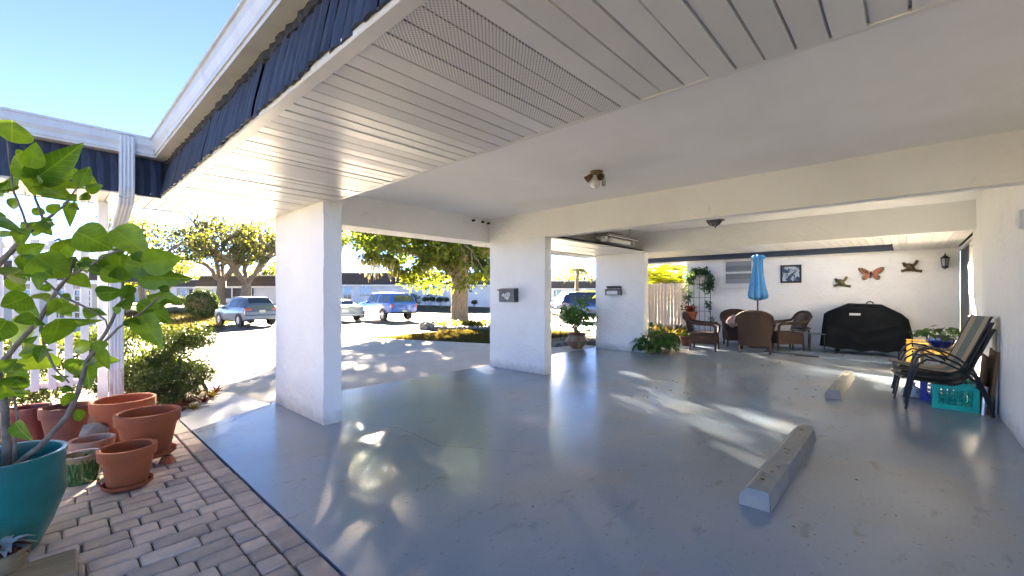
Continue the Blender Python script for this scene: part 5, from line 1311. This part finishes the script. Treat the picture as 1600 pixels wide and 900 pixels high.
# yellow slatted chair by the entry
ya_ = onx(1470, 520, 11.2)
AC = thing('adirondack_chair', 'yellow slatted garden chair beside the navy entry panel', 'chair', (10.8, -.27, 0))
for k in range(5): MB().cbox(-.27+k*.11, -.27+k*.11+.10, -.012, .012, .30, 1.02-.05*abs(k-2), .008, Matrix.Translation((0, -.30, 0)) @ Matrix.Rotation(R(18), 4, 'X')).build('back_slat', m_yellow, AC)
for k in range(5): MB().cbox(-.27, .27, -.28+k*.115, -.28+k*.115+.10, .34+.012*k, .36+.012*k, .005).build('seat_slat', m_yellow, AC)
for sg in (-1, 1):
    MB().cbox(sg*.34-.045, sg*.34+.045, -.42, .30, .52, .54, .01).build('arm', m_yellow, AC)
    MB().cbox(sg*.32-.012, sg*.32+.012, .22, .29, 0, .52, .005).build('leg', m_yellow, AC); MB().cbox(sg*.32-.012, sg*.32+.012, -.45, -.37, 0, .52, .005).build('leg', m_yellow, AC)
# leaves blown over the floor: too small to pick apart
rnd = random.Random(55); mb = MB()
for i in range(95):
    if i < 60: p = onz(rnd.uniform(980, 1330), rnd.uniform(565, 625), 0)
    else: p = onz(rnd.uniform(560, 1500), rnd.uniform(600, 860), 0)
    if p.x < 1.1 or p.y < -.7: continue
    a = rnd.uniform(0, 6.28); s = rnd.uniform(.012, .035) if i < 60 else rnd.uniform(.006, .016); u = Vector((math.cos(a), math.sin(a), 0)); w = Vector((-math.sin(a), math.cos(a), 0))*.4
    mb.add([p+Vector((0, 0, .006))-u*s, p+Vector((0, 0, .012))+w*s, p+Vector((0, 0, .008))+u*s, p+Vector((0, 0, .014))-w*s], [(0, 1, 2, 3)])
o = mb.build('fallen_leaves', M('dry_leaf', (.13, .075, .035), .9, c2=(.06, .035, .02), scale=20)); tag(o, 'dry leaves scattered over the carport floor', 'leaves', kind='stuff')
# ------------------------------------------------------------------ pots on the paver walk
def place(px, py): p = onz(px, py, 0); return (p.x, p.y, 0)
pot('flower_pot', 'maroon glazed pot standing in front of the picket fence', (-.10, 6.03, 0), .14, .35, m_maroon, rim=False, base=.72)
pot('flower_pot', 'big dark weathered terracotta pot between the maroon pot and the rock', (.12, 5.72, 0), .175, .37, m_terra_d)
pot('flower_pot', 'big orange terracotta pot with saucer at the foot of the downspout', (.49, 5.42, 0), .235, .40, m_terra, saucer=True, lift=.02)
T = pot('flower_pot', 'big terracotta pot raised on pot feet with saucer beside the floor slab', (.575, 4.66, 0), .215, .36, m_terra, saucer=True, lift=.065)
for k in range(3):
    a = -.9+k*2.094; MB().lathe([(.001, .06), (.03, .058), (.045, .03), (.055, 0)], 10, c=(.17*math.cos(a), .17*math.sin(a), 0), fn=lambda an, z: 1+.2*math.sin(3*an)).build('foot', m_terra, T, smooth=True)
pot('flower_pot', 'small two-tone terracotta pot with pale lower half behind the green pot', (.25, 4.87, 0), .14, .23, M('limey_terracotta', (.36, .17, .10), .8, c2=(.40, .31, .26), scale=2.2, lo=.45, hi=.55))
def grass_glaze():
    m = M('painted_grass_glaze', (.015, .07, .015), .25, c2=(.13, .22, .05), scale=22, stretch=(5, 5, .5), lo=.48, hi=.6, coat=.6)
    n = m.node_tree.nodes; l = m.node_tree.links; p = n['Principled BSDF']; src = p.inputs['Base Color'].links[0].from_socket
    tc = n.new('ShaderNodeTexCoord'); sx = n.new('ShaderNodeSeparateXYZ'); l.new(tc.outputs['Object'], sx.inputs[0])
    nz = n.new('ShaderNodeTexNoise'); nz.inputs['Scale'].default_value = 40; l.new(tc.outputs['Object'], nz.inputs['Vector'])
    mu = n.new('ShaderNodeMath'); mu.operation = 'MULTIPLY_ADD'; mu.inputs[1].default_value = .10; l.new(nz.outputs[0], mu.inputs[0]); l.new(sx.outputs[2], mu.inputs[2])
    gt = n.new('ShaderNodeMath'); gt.operation = 'GREATER_THAN'; gt.inputs[1].default_value = .215; l.new(mu.outputs[0], gt.inputs[0])
    mx = n.new('ShaderNodeMix'); mx.data_type = 'RGBA'; l.new(gt.outputs[0], mx.inputs['Factor']); l.new(src, mx.inputs[6]); mx.inputs[7].default_value = (.30, .21, .11, 1); l.new(mx.outputs[2], p.inputs['Base Color'])
    return m
pot('flower_pot', 'small pot painted with green grass blades, black rim and saucer', (.175, 4.54, 0), .115, .21, grass_glaze(), rim=False, base=.78, saucer=False)
pot('flower_pot', 'medium terracotta pot on a thin saucer in front of the other pots', (.40, 4.17, 0), .165, .285, m_terra, saucer=True, lift=.012)
o = link('rock', rock_mesh(77, (.13, .12, .20)), loc=(.285, 5.32, .09)); tag(o, 'rough grey rock standing between the big terracotta pots', 'rock')

# ------------------------------------------------------------------ teal pot with the hibiscus
m_teal = M('teal_hammered_glaze', (.0, .125, .11), .3, c2=(.004, .18, .155), scale=5, bump=.35, bscale=75, coat=.4, bdist=.008)
TX, TY = -.17, 3.60
TP = pot('teal_pot', 'tall teal hammered pot holding a big-leaved hibiscus', (TX, TY, 0), .255, .53, m_teal, rim=False, base=.55, belly=.035, thick=.022, cat='pot plant')
HB = thing('hibiscus_plant', 'big-leaved woody hibiscus growing out of the teal pot', 'plant', (TX, TY, .35))
def stem(pts, r0, r1):
    P = [dep(x, y, d)-Vector(HB.location) for x, y, d in pts]; sm = []
    for a, b in zip(P, P[1:]): sm += wander(a, b, 3, rnd, .015)[:-1]
    sm.append(P[-1]); n = len(sm); MB().tube(sm, [.8*(r0+(r1-r0)*i/(n-1)) for i in range(n)], 8).build('stem', m_twig, HB, smooth=True, sharp=0)
rnd = random.Random(61)
stem([(2, 770, 2.42), (15, 735, 2.4), (60, 700, 2.36), (105, 650, 2.32), (122, 612, 2.3), (137, 562, 2.3), (165, 520, 2.32), (190, 470, 2.34), (195, 420, 2.36)], .024, .006)
stem([(137, 562, 2.3), (158, 540, 2.28), (185, 512, 2.25), (222, 488, 2.22), (250, 462, 2.2)], .011, .004)
stem([(5, 770, 2.44), (12, 700, 2.42), (8, 640, 2.4), (-8, 575, 2.38)], .03, .02)
stem([(8, 640, 2.4), (-2, 572, 2.4), (25, 540, 2.38), (62, 500, 2.36), (88, 455, 2.34), (108, 430, 2.32), (115, 405, 2.3)], .02, .008)
stem([(62, 500, 2.36), (70, 545, 2.34), (85, 575, 2.33), (108, 598, 2.33)], .011, .005)
stem([(108, 430, 2.32), (135, 418, 2.28), (165, 400, 2.25), (200, 385, 2.24)], .009, .004)
stem([(-10, 420, 2.4), (25, 385, 2.38), (45, 362, 2.36), (68, 345, 2.36), (100, 322, 2.36), (125, 288, 2.36)], .02, .004)
stem([(45, 362, 2.36), (30, 320, 2.36), (20, 295, 2.34), (14, 250, 2.34), (10, 215, 2.34)], .007, .004)
stem([(68, 345, 2.36), (55, 310, 2.34), (52, 282, 2.34), (50, 268, 2.34)], .008, .004)
stem([(60, 430, 2.36), (95, 462, 2.32), (130, 478, 2.3), (165, 500, 2.28), (168, 512, 2.28)], .008, .004)
stem([(30, 760, 2.42), (22, 720, 2.41), (28, 660, 2.42), (20, 610, 2.44)], .014, .006)
LV = [(18,222,22,183,42),(24,241,43,239,15),(47,262,58,224,26),(53,280,121,236,46),(48,278,22,244,30),(64,283,120,289,22),(124,291,139,257,20),(133,294,167,294,18),(28,290,-8,284,24),(52,288,82,304,22),(60,292,115,310,26),(72,330,98,320,16),(50,326,74,337,14),(-4,345,28,358,18),(0,366,26,365,10),(32,350,48,356,12),
(118,362,178,388,48),(178,358,230,394,48),(222,412,284,404,42),(215,430,290,440,38),(188,395,184,440,46),(170,408,120,416,30),(55,400,106,436,50),(76,458,57,478,30),(150,458,193,457,24),(243,464,278,468,24),(216,472,272,504,30),(220,494,246,536,38),(54,512,-2,524,44),(92,498,86,544,40),(88,502,150,505,14),(146,540,98,546,24),(72,550,28,590,42),(128,562,100,592,32),(136,562,137,608,24),(150,545,172,574,20),(32,588,2,616,32),(38,536,56,528,12),(46,462,2,482,34),(36,420,-6,444,38),(50,398,36,428,28),(112,374,86,386,24),(200,444,194,472,20),(8,436,46,452,28),(110,432,140,446,22),(160,420,205,440,34),(196,412,240,424,34),(30,398,70,382,26),(85,400,120,372,26),(10,500,-14,540,34),(30,470,60,500,22),(40,595,20,570,18),(-2,330,-20,345,20),(70,540,52,570,18),(120,640,128,662,14),(24,660,40,688,20)]
rnd = random.Random(91)                        # smaller leaves filling in along the stems
SP = [(190, 470), (195, 420), (165, 520), (137, 562), (222, 488), (250, 462), (115, 405), (88, 455), (62, 500), (108, 598), (200, 385), (165, 400), (125, 288), (100, 322), (68, 345), (45, 362), (20, 295), (52, 282), (95, 462), (130, 478), (20, 610), (25, 540), (-5, 575), (30, 420), (140, 430), (70, 410)]
for x, y in SP:
    for k in range(3):
        a = rnd.uniform(0, 6.28); L = rnd.uniform(14, 34); x0 = x+rnd.uniform(-16, 16); y0 = y+rnd.uniform(-16, 16); LV.append((x0, y0, x0+L*math.cos(a), y0+L*math.sin(a)*.7+6, L*rnd.uniform(.55, .8)))
lm3 = [leaf_shape(1, .78, m_big_leaf, n=13, fold=.22, droop=.16), leaf_shape(1, .7, m_big_leaf, n=13, fold=.35, droop=.3)]
rnd = random.Random(17)
for i, (x0, y0, x1, y1, w) in enumerate(LV):
    d = 2.32+rnd.uniform(-.16, .14); a = dep(x0, y0, d); dd = rnd.uniform(-.10, .10); b = dep(x1, y1, d+dd)
    X_ = (b-a); L = X_.length; X_.normalize()
    view = (a-Vector((0, 0, HC))).normalized(); nrm = (-view-X_*(-view).dot(X_)).normalized()
    wid = w*d/F; tilt = rnd.choice((-1, 1))*rnd.uniform(.1, .6); nrm = Quaternion(X_, tilt) @ nrm
    Y_ = nrm.cross(X_); o = link('leaf', lm3[i % 2], HB)
    mw = Matrix((X_*L, Y_*(wid/.74/max(.55, math.cos(tilt))), nrm*L)).transposed().to_4x4(); mw.translation = a-Vector(HB.location); o.matrix_basis = mw
# bottom corner: wooden block, basket pot and pale bromeliad
p = onz(68, 884, .09)
o = MB().cbox(-.2, .115, -.17, .10, 0, .09, .008).build('wood_block', m_wood); o.location = (p.x, p.y, 0); tag(o, 'pale wooden block on the pavers under the basket pot', 'block')
p = onz(12, 880, .1)
T = pot('basket_pot', 'tan rimmed low pot of pale silvery bromeliads on the wooden block', (p.x-.02, p.y-.02, .0905), .10, .085, m_wood, rim=False, base=.8, cat='pot plant')
for k, (mt, L) in enumerate(((leafmat('silver_leaf', (.22, .28, .30), (.36, .42, .42), .2, tint=(1, 1, 1)), .17), (m_brom_r, .14))): link('foliage', rosette(16, L, .05, 70+k, mt, up=1.3, curl=.6), T, loc=(.01*k, 0, .07))
# long grass on the near strip of lawn: uncountable blades
r = np.random.RandomState(9); V = []
for i in range(26000):
    u = r.uniform(7.6, 17); v = r.uniform(6.6, 16)
    k = r.rand()
    if k < .5: u = r.uniform(7.8, 14); v = r.uniform(9, 14.6)
    edge = 7.9+(14.5-v)*.195 if v > 9.3 else 9.4
    if u < edge+.05 or (u > 11 and v > 14.4+(u-11)*1.2) or (u > 9.2 and v < 8.9) or (u > 14.3 and v < 15.6): continue
    if v > 14.5 and u < 11.6: continue
    h = r.uniform(.05, .13); a = r.uniform(0, 6.28); w = .012; z = gz(v)-.05; lx, ly = r.normal(size=2)*.04
    c, s_ = math.cos(a)*w, math.sin(a)*w; V += [[u-c, v-s_, z], [u+c, v+s_, z], [u+c*.4+lx, v+s_*.4+ly, z+h], [u-c*.4+lx, v-s_*.4+ly, z+h]]
m_blade = leafmat('dry_grass_blades', (.05, .055, .015), (.12, .095, .033), .4, .8, (1.3, 1.15, .6))
o = link('grass', quad_mesh('grass', np.array(V), len(V)//4, m_blade)); tag(o, 'dry yellow grass beside the driveway', 'grass', kind='stuff')
V = []
for i in range(22000):
    u = r.uniform(-2, 9.5); v = r.uniform(22.5, 44)
    if u > 4+ (v-22.5)*.42: continue
    h = r.uniform(.06, .14); a = r.uniform(0, 6.28); w = .02; z = gz(v)-.05; lx, ly = r.normal(size=2)*.04
    c, s_ = math.cos(a)*w, math.sin(a)*w; V += [[u-c, v-s_, z], [u+c, v+s_, z], [u+c*.4+lx, v+s_*.4+ly, z+h], [u-c*.4+lx, v-s_*.4+ly, z+h]]
o = link('grass', quad_mesh('grass', np.array(V), len(V)//4, m_blade)); tag(o, 'lawn grass around the round bush across the road', 'grass', kind='stuff')
